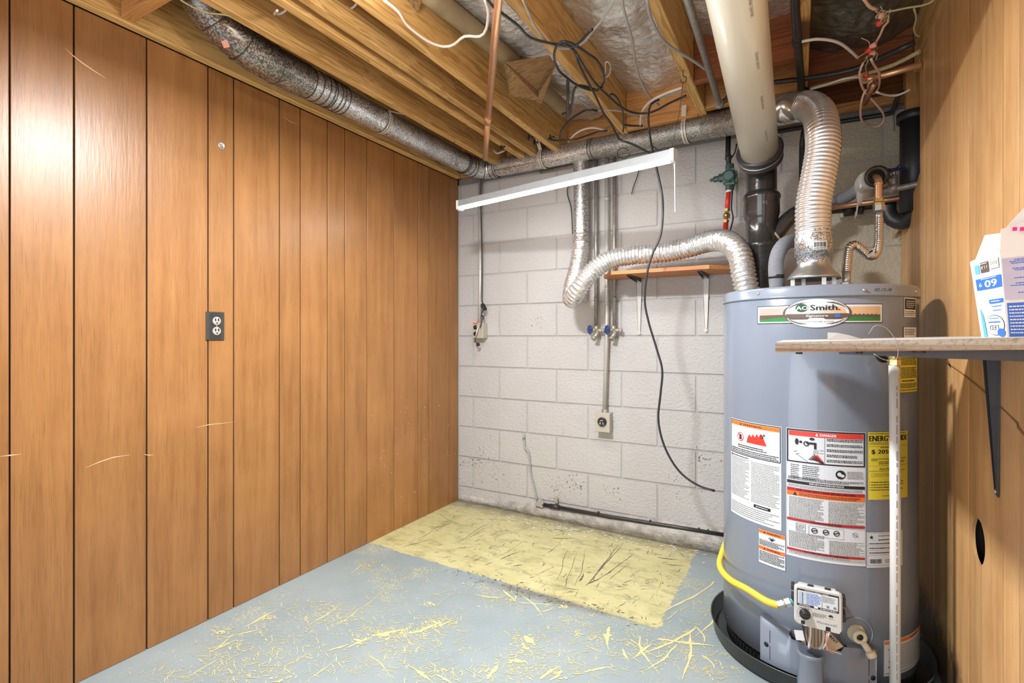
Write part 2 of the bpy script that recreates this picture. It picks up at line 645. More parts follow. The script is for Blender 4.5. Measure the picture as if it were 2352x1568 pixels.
def floor_mat():
    t = NT('painted_concrete_floor')
    w = t.obj(world=True)
    sx = t.n('ShaderNodeSeparateXYZ')
    t.l(w, sx.inputs[0])
    x, y = sx.outputs[0], sx.outputs[1]
    n1 = t.noise(w, 14, 5, .7)
    n2 = t.noise(w, 2.2, 4, .6)
    grey = t.mix(t.ramp(n2, [(.35, 0.0), (.65, 1.0)]), (.235, .290, .300), (.295, .345, .350))
    # fine yellow wear showing through
    wear = t.noise(w, 120, 4, .65)
    zone = t.noise(w, 3.4, 4, .62)
    k = t.math('MULTIPLY', wear, zone)
    grey = t.mix(t.ramp(k, [(.335, 0.0), (.365, .85)]), grey, (.56, .50, .26))
    yel = t.mix(t.ramp(t.noise(w, 5, 5, .65), [(.3, 0.0), (.7, 1.0)]), (.47, .435, .20), (.61, .56, .29))
    dirt = t.noise(t.scale(w, (1, 2.2, 1)), 9, 6, .75)
    yel = t.mix(t.ramp(dirt, [(.50, 0.0), (.68, .7)]), yel, (.22, .20, .11))
    jit = t.math('MULTIPLY_ADD', n1, .07, -.035)
    mx = t.math('LESS_THAN', t.math('ADD', x, jit), -.465)
    my = t.math('GREATER_THAN', t.math('ADD', t.math('ADD', y, jit), t.math('MULTIPLY', x, .04)), 1.965)
    m = t.math('MULTIPLY', mx, my)
    c = t.mix(m, grey, yel)
    # dark dirt line along the edge of the patch and along the wall
    e = t.math('ABSOLUTE', t.math('SUBTRACT', y, 1.985))
    e = t.math('SUBTRACT', 1.0, t.math('DIVIDE', e, .07), clamp=True)
    gx = t.math('SUBTRACT', 1.0, t.math('DIVIDE', t.math('ABSOLUTE', t.math('ADD', x, .92)), .42), clamp=True)
    ee = t.math('MULTIPLY', t.math('MULTIPLY', e, t.math('POWER', gx, .4)), t.math('MULTIPLY', n1, 1.9))
    c = t.mix(t.ramp(ee, [(.3, 0.0), (.85, .75)]), c, (.15, .125, .085))
    wl = t.math('SUBTRACT', 1.0, t.math('DIVIDE', t.math('SUBTRACT', 2.87, y), .20), clamp=True)
    c = t.mix(t.ramp(t.math('MULTIPLY', wl, t.math('MULTIPLY', n1, 2.0)), [(.2, 0.0), (.9, .85)]), c, (.20, .18, .135))
    t.col(c)
    t.bump(n1, .15, .002)
    return t.set(t.ramp(n1, [(.3, .34), (.7, .55)]), spec=.45)


M['floor'] = floor_mat()


def curb_mat():
    t = NT('rough_grey_footing')
    w = t.obj(world=True)
    t.col(t.mix(t.ramp(t.noise(w, 16, 6, .7), [(.35, 0.0), (.65, 1.0)]), (.26, .24, .21), (.50, .47, .43)))
    t.bump(t.noise(t.scale(w, (1, 1, 2)), 18, 5, .6), .8, .014)
    return t.set(.6)


M['curb'] = curb_mat()


def ply_edge():
    t = NT('worn_plywood_edge')
    p = t.obj(rnd=False)
    sx = t.n('ShaderNodeSeparateXYZ')
    t.l(p, sx.inputs[0])
    n = t.noise(t.scale(p, (1, 1, 5)), 60, 5, .7)
    z = t.math('ADD', sx.outputs[2], t.math('MULTIPLY', n, .003))
    c = t.ramp(t.math('DIVIDE', z, .022), [(.02, (.46, .42, .31)), (.30, (.25, .13, .07)), (.42, (.30, .19, .12)), (.55, (.40, .33, .25)),
                                            (.8, (.36, .29, .21)), (.95, (.50, .47, .40))])
    c = t.mix(t.ramp(t.noise(p, 140, 4, .7), [(.52, 0.0), (.66, .6)]), c, (.16, .11, .07))
    t.col(c)
    t.bump(n, .7, .003)
    return t.set(.65)


M['ply_edge'] = ply_edge()
M['grey_paint'] = plain('grey_painted_board', (.50, .49, .45), .5, 0, .15, 20)

# ================================================================== STRUCTURE
XL, XR, YB = -2.025, 0.40, 2.872
ZJ = 2.18          # joist undersides
YF = -1.6          # how far the room is built behind the camera

# ---------------------------------------------------------------- floor
fb = MB()
nx, ny = 8, 12
fb.box((-2.12, YF, -0.05), (0.72, 3.0, 0.0))
floor = fb.build('floor', M['floor'], kind='structure')


def chip(mb, x, y, ang, L, w, z, n=6, m=0, wob=.25):
    """one ragged paint scratch, lying flat"""
    n = max(3, min(n, int(L / (w * 1.1))))
    if L / n < w * 1.2:
        w = L / n / 1.2
    pts = []
    z += random.uniform(0, .0006)
    for i in range(n + 1):
        t = i / n
        ang += random.uniform(-wob, wob)
        ww = w * (0.25 + sin(pi * min(1, t + .08))) * random.uniform(.45, 1.25)
        nxx, nyy = -sin(ang), cos(ang)
        pts.append(((x + nxx * ww, y + nyy * ww, z), (x - nxx * ww, y - nyy * ww, z)))
        x += cos(ang) * L / n
        y += sin(ang) * L / n
    vs = [q for p in pts for q in p]
    mb.add(vs, [(2 * i, 2 * i + 1, 2 * i + 3, 2 * i + 2) for i in range(n)], m)


def blob(mb, x, y, r, z, n=11, sx=1.0, ang=0.0):
    z += random.uniform(0, .0006)
    vs = [(x, y, z)]
    for k in range(n):
        a = 2 * pi * k / n
        q = r * random.uniform(.45, 1.15)
        dx, dy = q * cos(a) * sx, q * sin(a)
        vs.append((x + dx * cos(ang) - dy * sin(ang), y + dx * sin(ang) + dy * cos(ang), z))
    mb.add(vs, [(0, k + 1, (k + 1) % n + 1) for k in range(n)])


def onfloor(x, y):
    return -2.0 < x < .38 and y > .3 and not (x < -.49 and y > 1.99)


chips = MB()


def px_line(u0, v0, u1, v1, w, n=10, wob=.18, m=0):
    a, b = PZ(u0, v0, 0), PZ(u1, v1, 0)
    w *= .62
    chip(chips, a.x, a.y, atan2(b.y - a.y, b.x - a.x), (b - a).length, w, .0009, n, m, wob)


for L in [(1640, 1335, 1600, 1440, .010), (1600, 1440, 1520, 1540, .009), (1510, 1468, 1645, 1487, .010), (1600, 1440, 1640, 1480, .005),
          (1585, 1455, 1560, 1560, .008), (1612, 1505, 1648, 1536, .007), (1555, 1480, 1500, 1560, .006), (1430, 1490, 1450, 1520, .006),
          (1450, 1470, 1500, 1510, .005), (1400, 1440, 1385, 1480, .010), (1398, 1448, 1380, 1490, .006), (1340, 1545, 1405, 1515, .006),
          (1090, 1365, 1165, 1385, .006), (1155, 1355, 1185, 1380, .007), (1180, 1380, 1290, 1400, .006), (1200, 1370, 1275, 1415, .005),
          (1270, 1395, 1250, 1415, .005), (1000, 1395, 1052, 1343, .002), (855, 1460, 940, 1455, .014), (940, 1455, 1020, 1440, .010),
          (990, 1445, 1050, 1425, .006), (850, 1465, 790, 1490, .009), (800, 1480, 745, 1500, .006), (1205, 1460, 1218, 1485, .018),
          (1170, 1515, 1210, 1520, .010), (1120, 1560, 1130, 1520, .010), (1000, 1550, 1060, 1568, .006), (940, 1530, 1010, 1560, .008),
          (985, 1370, 1050, 1345, .002), (845, 1500, 900, 1568, .003), (830, 1400, 870, 1345, .002), (760, 1440, 860, 1390, .003),
          (700, 1440, 800, 1385, .004), (560, 1440, 650, 1400, .008), (600, 1445, 500, 1475, .005), (480, 1500, 560, 1450, .004),
          (540, 1470, 470, 1495, .006), (820, 1290, 858, 1310, .002), (805, 1320, 850, 1280, .003), (850, 1310, 800, 1330, .0025),
          (1380, 1500, 1330, 1475, .004), (1520, 1330, 1500, 1420, .003), (1660, 1380, 1630, 1480, .006), (1560, 1400, 1530, 1440, .004),
          (1470, 1460, 1480, 1550, .005), (1690, 1500, 1640, 1450, .004), (1240, 1560, 1290, 1530, .008), (1290, 1540, 1270, 1568, .01),
          (700, 1568, 790, 1510, .003), (640, 1540, 760, 1480, .002), (420, 1560, 520, 1500, .003), (1495, 1480, 1440, 1510, .006)]:
    px_line(*L)
CL = [(1010, 1430, 60, 22, 110), (900, 1455, 60, 14, 90), (960, 1480, 90, 30, 110), (1210, 1480, 45, 40, 80), (1180, 1540, 70, 25, 70),
      (1340, 1440, 90, 50, 110), (1560, 1480, 90, 50, 170), (1150, 1370, 90, 25, 80), (780, 1420, 120, 45, 150), (640, 1480, 120, 40, 120),
      (850, 1300, 40, 22, 60), (980, 1310, 120, 40, 50), (1450, 1480, 100, 50, 100), (1600, 1380, 60, 50, 90), (820, 1530, 150, 30, 90),
      (1300, 1530, 120, 30, 80), (560, 1540, 100, 30, 90), (500, 1500, 90, 40, 110), (720, 1400, 90, 30, 90), (900, 1360, 70, 40, 50), (400, 1550, 80, 20, 50), (1010, 1545, 100, 22, 90), (1640, 1540, 60, 26, 60)]
for (u, v, su, sv, n) in CL:
    for _ in range(int(n * 2.2)):
        uu, vv = random.gauss(u, su * .6), random.gauss(v, sv * .6)
        if vv < 1170:
            continue
        p = PZ(uu, vv, 0)
        if onfloor(p.x, p.y):
            L = random.choice([.004, .006, .01, .02, .035]) * random.uniform(.7, 1.4)
            a0 = random.choice([random.uniform(0, pi), radians(random.gauss(60, 20)), radians(random.gauss(-20, 18))])
            chip(chips, p.x, p.y, a0, L, random.uniform(.0004, .0016), .0009, 5)
for (u, v, r, sx, a) in [(1210, 1468, .020, 1.4, 1.0), (1212, 1490, .013, 1.6, .8), (1175, 1518, .014, 1.5, .3), (1118, 1540, .012, 2.4, 1.2), (1395, 1462, .012, 2.8, .9), (880, 1458, .018, 3.2, .25),
                        (960, 1450, .014, 3.0, .3), (820, 1470, .013, 2.5, .2), (1005, 1432, .010, 2.5, .6), (1282, 1545, .012, 2, 1), (1180, 1378, .010, 1.6, -.8), (620, 1420, .012, 2.5, .9),
                        (1292, 1392, .009, 1.8, 1.), (985, 1385, .012, 2, .5), (1330, 1456, .008, 2, .3), (510, 1450, .013, 3, .6), (640, 1565, .012, 3, .9)]:
    q = PZ(u, v, 0)
    r *= .8
    blob(chips, q.x, q.y, r * .62, .001, 13, sx, a)
    for _ in range(26):
        blob(chips, q.x + random.gauss(0, r * 2.2), q.y + random.gauss(0, r * 1.6), random.uniform(.001, .0045), .001, 6, random.uniform(1, 3), random.uniform(0, 3))
chips.build('paint_scratches', M['chip_yellow'], floor, kind='stuff', label='pale yellow scratches worn through the blue grey floor paint')

scuffs = MB()


def px_scuff(u0, v0, u1, v1, w, n=12, wob=.12):
    w *= .7
    a, b = PZ(u0, v0, 0), PZ(u1, v1, 0)
    chip(scuffs, a.x, a.y, atan2(b.y - a.y, b.x - a.x), (b - a).length, w, .0011, n, 0, wob)


for q in [(1345, 1345, 1445, 1245, .0022), (1355, 1335, 1440, 1250, .003), (1370, 1335, 1430, 1262, .002), (1300, 1330, 1345, 1265, .0014),
          (1280, 1330, 1330, 1258, .0014), (1320, 1345, 1365, 1260, .0014), (1395, 1253, 1420, 1290, .0012), (1330, 1335, 1350, 1318, .007),
          (1352, 1340, 1378, 1328, .004), (1050, 1245, 1145, 1198, .0016), (1065, 1240, 1135, 1205, .001), (1080, 1235, 1130, 1200, .001),
          (960, 1240, 1060, 1185, .0013), (930, 1250, 1080, 1180, .0008), (925, 1256, 985, 1232, .0022), (1010, 1180, 1065, 1215, .001),
          (1020, 1265, 1100, 1245, .0014), (1115, 1290, 1260, 1240, .0008), (1150, 1285, 1195, 1262, .003), (1110, 1240, 1240, 1202, .0008),
          (1300, 1350, 1330, 1356, .003), (1302, 1325, 1302, 1352, .0018), (1440, 1290, 1490, 1345, .0006), (1260, 1270, 1300, 1235, .001),
          (1230, 1320, 1290, 1305, .0012), (1270, 1235, 1320, 1240, .004), (1400, 1330, 1445, 1290, .0012), (1180, 1300, 1200, 1296, .004),
          (990, 1215, 1040, 1200, .003), (1370, 1350, 1378, 1336, .0015), (1510, 1280, 1560, 1288, .004), (1530, 1295, 1570, 1300, .003),
          (1430, 1342, 1440, 1345, .004), (1560, 1268, 1575, 1280, .002)]:
    px_scuff(*q)
for _ in range(260):
    x, y = random.uniform(-1.9, -.5), random.uniform(2.05, 2.75)
    chip(scuffs, x, y, radians(random.gauss(75, 25)), random.uniform(.01, .06), random.uniform(.0004, .0012), .0011, 5)
for _ in range(120):
    x, y = random.gauss(-1.0, .35), random.gauss(2.0, .03)
    if x < -.45:
        chip(scuffs, x, y, random.uniform(0, pi), random.uniform(.004, .02), random.uniform(.0008, .003), .0011, 4)
scuffs.build('black_scuffs', M['scuff'], floor, kind='stuff', label='black scuff marks on the yellow floor patch')

flakes = MB()
for _ in range(240):
    u = random.choice([random.gauss(1230, 90), random.gauss(1420, 90), random.uniform(1060, 1640)])
    v = 1162 + (u - 1060) * .176 + abs(random.gauss(0, 14)) + 3
    p = PZ(u, v, 0)
    if p.y < 2.80 and p.x < .3:
        chip(flakes, p.x, p.y, random.uniform(-.4, .8), random.uniform(.006, .028), random.uniform(.001, .005), .0016, 3, 0, .4)
for _ in range(60):
    u, v = random.uniform(1050, 1640), random.uniform(1200, 1400)
    p = PZ(u, v, 0)
    chip(flakes, p.x, p.y, random.uniform(-.4, .8), random.uniform(.004, .014), random.uniform(.001, .004), .0016, 3, 0, .4)
flakes.build('paint_flakes', M['speck'], floor, kind='stuff', label='white paint flakes scattered along the foot of the block wall')

# ---------------------------------------------------------------- left wall: random width planks
wl = MB()
wl.box((-2.12, YF, 0), (XL - .006, YB + .1, 2.45))
wall_left = wl.build('wall_left', M['groove'], kind='structure')
gu = [22, 170, 337, 478, 537, 642, 690, 752, 792, 843, 905, 960, 985, 1032]
gy = [PX(u, 772, XL).y for u in gu] + [YB - .001]
gy = [g for g in [-1.6, -1.35, -1.24, -.98, -.72, -.61, -.36, -.10, .14, .33, .44]] + gy
for i in range(len(gy) - 1):
    b = MB()
    g = .0027 if gy[i] > .5 else .002
    b.bbox((XL - .007, gy[i] + g, .001), (XL, gy[i + 1] - g, 2.171), .0008)
    b.build('plank', M['plank_left'], wall_left)
sc = MB()


def wall_scratch(pts, w):
    P = [PX(u, v, XL + .0007) for u, v in pts]
    vs, fs = [], []
    for i, p in enumerate(P):
        k = w * (0.3 + sin(pi * i / (len(P) - 1)))
        vs += [(p.x, p.y, p.z + k), (p.x, p.y, p.z - k)]
    for i in range(len(P) - 1):
        fs.append((2 * i, 2 * i + 1, 2 * i + 3, 2 * i + 2))
    sc.add(vs, fs)


wall_scratch([(150, 111), (168, 128), (190, 145), (215, 162), (242, 179)], .0022)
wall_scratch([(196, 1074), (230, 1060), (260, 1050), (299, 1044)], .0014)
wall_scratch([(330, 1043), (342, 1045), (353, 1044)], .0012)
wall_scratch([(448, 982), (480, 975), (537, 969)], .0012)
wall_scratch([(0, 1048), (25, 1045), (48, 1043)], .0014)
wall_scratch([(650, 268), (668, 280), (686, 286)], .001)
for _ in range(26):
    u, v = random.uniform(840, 1045), random.uniform(900, 1140)
    wall_scratch([(u, v), (u + 1.2, v + 1.5), (u + 2.5, v + 2)], random.uniform(.0012, .003))
sc.build('surface_scratches', M['scratch_wood'], wall_left, kind='stuff')

# ---------------------------------------------------------------- right wall: planks, cut corner, hole
wr = MB()
HY, HZ = PX(2247, 1243, XR).y, PX(2247, 1243, XR).z
wr.box((XR + .0085, YF, 0), (XR + .05, HY - .075, 2.172), 0)
wr.box((XR + .0085, HY + .075, 0), (XR + .05, 2.40, 2.172), 0)
wr.box((XR + .0085, HY - .075, 0), (XR + .05, HY + .075, HZ - .08), 0)
wr.box((XR + .0085, HY - .075, HZ + .08), (XR + .05, HY + .075, 2.172), 0)
wr.box((XR + .14, HY - .2, HZ - .2), (XR + .15, HY + .2, HZ + .2), 0)
wr.box((XR + .05, HY - .085, HZ - .2), (XR + .15, HY - .075, HZ + .2), 0)
wr.box((XR + .05, HY + .075, HZ - .2), (XR + .15, HY + .085, HZ + .2), 0)
wr.box((XR + .05, YF, 2.0), (XR + .09, 3.0, 2.45), 0)
wr.box((.64, 2.3, 0), (.74, 3.0, 2.6), 1)
wr.box((XR + .0085, 2.40, 0), (XR + .03, YB, 1.55), 0)
wall_right = wr.build('wall_right', [M['groove'], M['mortar']], kind='structure')
gr = [2352 + 60, 2341, 2304, 2254, 2225, 2187, 2145, 2123]
gyr = [PX(u, 772, XR).y for u in gr]
gyr = [-1.6, -1.4, -1.2, -.93, -.8, -.55, -.3, -.05, .15, .36, .5, .75, .95, 1.1] + gyr + [2.60, 2.72, YB - .001]
HOLE = PX(2247, 1243, XR)


def cut_z(y):
    return 2.172 if y < 2.455 else (1.735 - (y - 2.455) * .36)


for i in range(len(gyr) - 1):
    a, c = gyr[i] + .0021, gyr[i + 1] - .0021
    b = MB()
    if c > 2.46:
        s0 = max(a, 2.456)
        if a < 2.45:
            b.bbox((XR, a, .001), (XR + .007, 2.455, 2.171), .0008)
        pts = [(XR, s0, .001), (XR, c, .001), (XR, c, cut_z(c)), (XR, s0, cut_z(s0))]
        b.prism(pts, (.007, 0, 0))
    elif a < HOLE.y + .058 and c > HOLE.y - .058:
        # grid with the hole left out: polygon strips around an ellipse
        ry, rz = .0555, .0585
        n = 24
        lo, hi = a, c

        def edge(y):
            k = 1 - ((y - HOLE.y) / ry) ** 2
            return rz * sqrt(k) if k > 0 else 0
        ys = sorted(set([lo, hi] + [HOLE.y + ry * cos(pi * k / n) for k in range(n + 1) if lo < HOLE.y + ry * cos(pi * k / n) < hi]))
        for j in range(len(ys) - 1):
            y0, y1 = ys[j], ys[j + 1]
            e0, e1 = edge(y0), edge(y1)
            b.prism([(XR, y0, .001), (XR, y1, .001), (XR, y1, HOLE.z - e1), (XR, y0, HOLE.z - e0)], (.007, 0, 0))
            b.prism([(XR, y0, HOLE.z + e0), (XR, y1, HOLE.z + e1), (XR, y1, 2.171), (XR, y0, 2.171)], (.007, 0, 0))
    else:
        b.bbox((XR, a, .001), (XR + .007, c, 2.171), .0004)
    b.build('plank', M['plank_right'], wall_right)
# splintered edge of the cut
sp = MB()
for k in range(7):
    y = 2.80 + k * .01
    z = cut_z(y) - .002
    sp.prism([(XR - .002, y, z), (XR - .004, y + .010, z - .004), (XR - .028 - .01 * random.random(), y + .02, z - .03 - .02 * random.random())],
             (0, .002, .003))
sp.build('splinter', M['lumber_y'], wall_right)
rs = MB()
for (y0, z0, y1, z1, w) in [(1.45, .93, 2.05, 1.03, .0045), (1.16, .80, 1.46, .925, .005), (2.0, 1.02, 2.13, 1.06, .006)]:
    n = 8
    vs = []
    for j in range(n + 1):
        t = j / n
        k = w * (.4 + .6 * random.random())
        vs += [(XR - .0008, y0 + (y1 - y0) * t, z0 + (z1 - z0) * t + .01 * sin(3 * t) + k),
               (XR - .0008, y0 + (y1 - y0) * t, z0 + (z1 - z0) * t + .01 * sin(3 * t) - k)]
    rs.add(vs, [(2 * j, 2 * j + 1, 2 * j + 3, 2 * j + 2) for j in range(n)])
rs.build('rub_mark', plain('brown_rub_mark', (.26, .12, .04), .5, 0, .4, 60), wall_right)

# ---------------------------------------------------------------- back wall: concrete blocks
wb = MB()
wb.box((-2.12, YB + .0065, 0), (.74, YB + .2, 2.14))
wall_back = wb.build('wall_back', M['mortar'], kind='structure')
bw, bh, bx0, bz0 = .4064, .2032, -1.9 - .4064 * 2, .0965
cache = {}
for k in range(-1, 10):
    off = 0 if k % 2 == 0 else bw / 2
    z0 = max(.0, bz0 + bh * k)
    z1 = min(2.135, bz0 + bh * (k + 1))
    for j in range(9):
        x0 = bx0 + off + bw * j
        x1 = x0 + bw
        x0, x1 = max(x0, -2.022), min(x1, .70)
        if x1 - x0 < .03:
            continue
        g = .0048
        key = (round(x1 - x0, 3), round(z1 - z0, 3))
        if key not in cache:
            b = MB()
            b.bbox((-key[0] / 2 + g, 0, g), (key[0] / 2 - g, .05, key[1] - g), .003, seg=2)
            o = b.build('block', M['block'], wall_back)
            cache[key] = o
            nb = o
        else:
            nb = cache[key].copy()
            COL.objects.link(nb)
            nb.parent = wall_back
        nb.location = Vector(((x0 + x1) / 2, YB + .025 + random.uniform(-.0012, .0012), z0 + g)) - ORG[wall_back]

# sloping footing lump along the foot of the wall
cb = MB()
n = 60
rows = []
for i in range(n + 1):
    x = -2.02 + 2.66 * i / n
    t = min(1, max(0, (x + 1.9) / 1.5))
    out = .006 + .060 * t + .006 * mnoise.noise(Vector((x * 6, 0, 0)))
    h = .045 + .075 * t + .010 * mnoise.noise(Vector((x * 9, 5, 0)))
    rows.append([(x, YB + .01, 0), (x, YB - out, 0), (x, YB - out - .002, h * .55), (x, YB - out * .65, h * .85), (x, YB + .002, h), (x, YB + .01, h)])
vs = [p for r in rows for p in r]
m_ = 6
cb.add(vs, [(i * m_ + k, (i + 1) * m_ + k, (i + 1) * m_ + k + 1, i * m_ + k + 1) for i in range(n) for k in range(m_ - 1)], 0, True)
cb.build('footing', M['curb'], wall_back)
# sill board and mortar cap on top of the wall
sb = MB()
sb.box((-2.02, YB + .003, 2.136), (.7, YB + .19, 2.176))
sb.build('trim_1', plain('grey_sill', (.20, .19, .175), .6, 0, .3, 20, .4, 60), kind='structure')

# ---------------------------------------------------------------- ceiling: subfloor, joists, blocking, foil
cm = MB()
cm.box((-2.12, YF, 2.42), (.74, 3.05, 2.46))
ceiling = cm.build('ceiling', M['subfloor'], kind='structure')
JW = .038


def joist(x, z0=ZJ, z1=2.419, y0=YF, y1=YB - .03, w=JW, mat='lumber_y'):
    b = MB()
    b.bbox((x - w / 2, y0, z0), (x + w / 2, y1, z1), .003)
    return b.build('joist', M[mat], ceiling)


joist(-2.0, 2.1715)
joist(-1.646)
joist(-1.449)
joist(-1.372)
joist(-1.222)
joist(-.800)
joist(-.405)
joist(.014)
joist(.425, 2.176, w=.045)


def blocking(x0, x1, y, z0=ZJ, z1=2.38, mat='lumber_x', w=.038):
    b = MB()
    b.bbox((x0, y - w / 2, z0), (x1, y + w / 2, z1), .003)
    b.build('blocking', M[mat], ceiling)


blocking(-1.98, -1.666, .88)
blocking(-.385, -.006, 2.27, mat='lumber_dark')
blocking(-.385, -.006, 2.56, mat='lumber_x')
blocking(-.78, -.425, 2.62, mat='lumber_x')
blocking(.034, .40, 2.60, 2.20, 2.40, mat='lumber_dark')
for (a, c, mt) in [(-2.0, -.41, 'lumber_x'), (-.40, .72, 'lumber_dark')]:
    b = MB()
    b.bbox((a, YB - .028, 2.178), (c, YB + .01, 2.419), .002)
    b.build('rim_joist', M[mt], ceiling)
b = MB()
b.bbox((.0, YB - .06, 2.150), (.6, YB - .029, 2.19), .003)
b.build('ledger_strip', M['lumber_x'], ceiling)
# small vertical nailer by the right joist
b = MB()
nq = PY(2081, 215, 2.60)
b.bbox((nq.x, 2.60, PY(2081, 262, 2.60).z), (.50, 2.64, 2.2), .002)
b.build('nailer', M['lumber_z'], ceiling)


def foil(x0, x1, y0, y1, z, mat, amp=.022, sag=.03, seed=0, name='insulation_facing'):
    b = MB()
    nx, ny = 40, int((y1 - y0) / .012)
    vs = []
    for j in range(ny + 1):
        for i in range(nx + 1):
            fx = i / nx
            x = x0 + (x1 - x0) * fx
            y = y0 + (y1 - y0) * j / ny
            s = sin(pi * fx)
            h = mnoise.noise(Vector((x * 9 + seed, y * 6, seed))) * amp + abs(mnoise.noise(Vector((x * 22, y * 30 + seed, 2)))) * amp * .55 \
                - abs(mnoise.noise(Vector((x * 18 + 4 * y, y * 75, seed)))) * amp * .30 + mnoise.noise(Vector((x * 60, y * 65, seed))) * amp * .16
            vs.append((x, y, z - sag * s * (1 + .5 * mnoise.noise(Vector((seed, y * 2, 0)))) + h * (.3 + .7 * s)))
    fs = [(j * (nx + 1) + i, j * (nx + 1) + i + 1, (j + 1) * (nx + 1) + i + 1, (j + 1) * (nx + 1) + i) for j in range(ny) for i in range(nx)]
    b.add(vs, fs, 0, True)
    return b.build(name, M[mat], ceiling)


foil(-1.20, -.82, .4, 2.80, 2.385, 'foil_sheet', .02, .02, 3)
foil(-.78, -.425, .4, 2.60, 2.375, 'foil_sheet', .03, .04, 11)
foil(-.385, -.006, .4, 2.25, 2.37, 'foil_sheet', .022, .035, 23)
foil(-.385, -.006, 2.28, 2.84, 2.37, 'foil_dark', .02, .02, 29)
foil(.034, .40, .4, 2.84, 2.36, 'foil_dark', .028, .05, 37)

# ================================================================== WRITING ON SURFACES
_tc = {}


def glyphs(s, font=None):
    """flat triangles of a word set in the built-in font: (verts, faces, x0, x1, y0, y1)"""
    if s in _tc:
        return _tc[s]
    cu = bpy.data.curves.new('lettering', 'FONT')
    cu.body = s
    cu.size = 1
    cu.resolution_u = 2
    o = bpy.data.objects.new('lettering', cu)
    COL.objects.link(o)
    me = bpy.data.meshes.new_from_object(o)
    v = [(w.co.x, w.co.y) for w in me.vertices]
    f = [tuple(p.vertices) for p in me.polygons]
    bpy.data.objects.remove(o)
    bpy.data.curves.remove(cu)
    bpy.data.meshes.remove(me)
    xs = [p[0] for p in v] or [0, 1]
    ys = [p[1] for p in v] or [0, 1]
    _tc[s] = (v, f, min(xs), max(xs), min(ys), max(ys))
    return _tc[s]


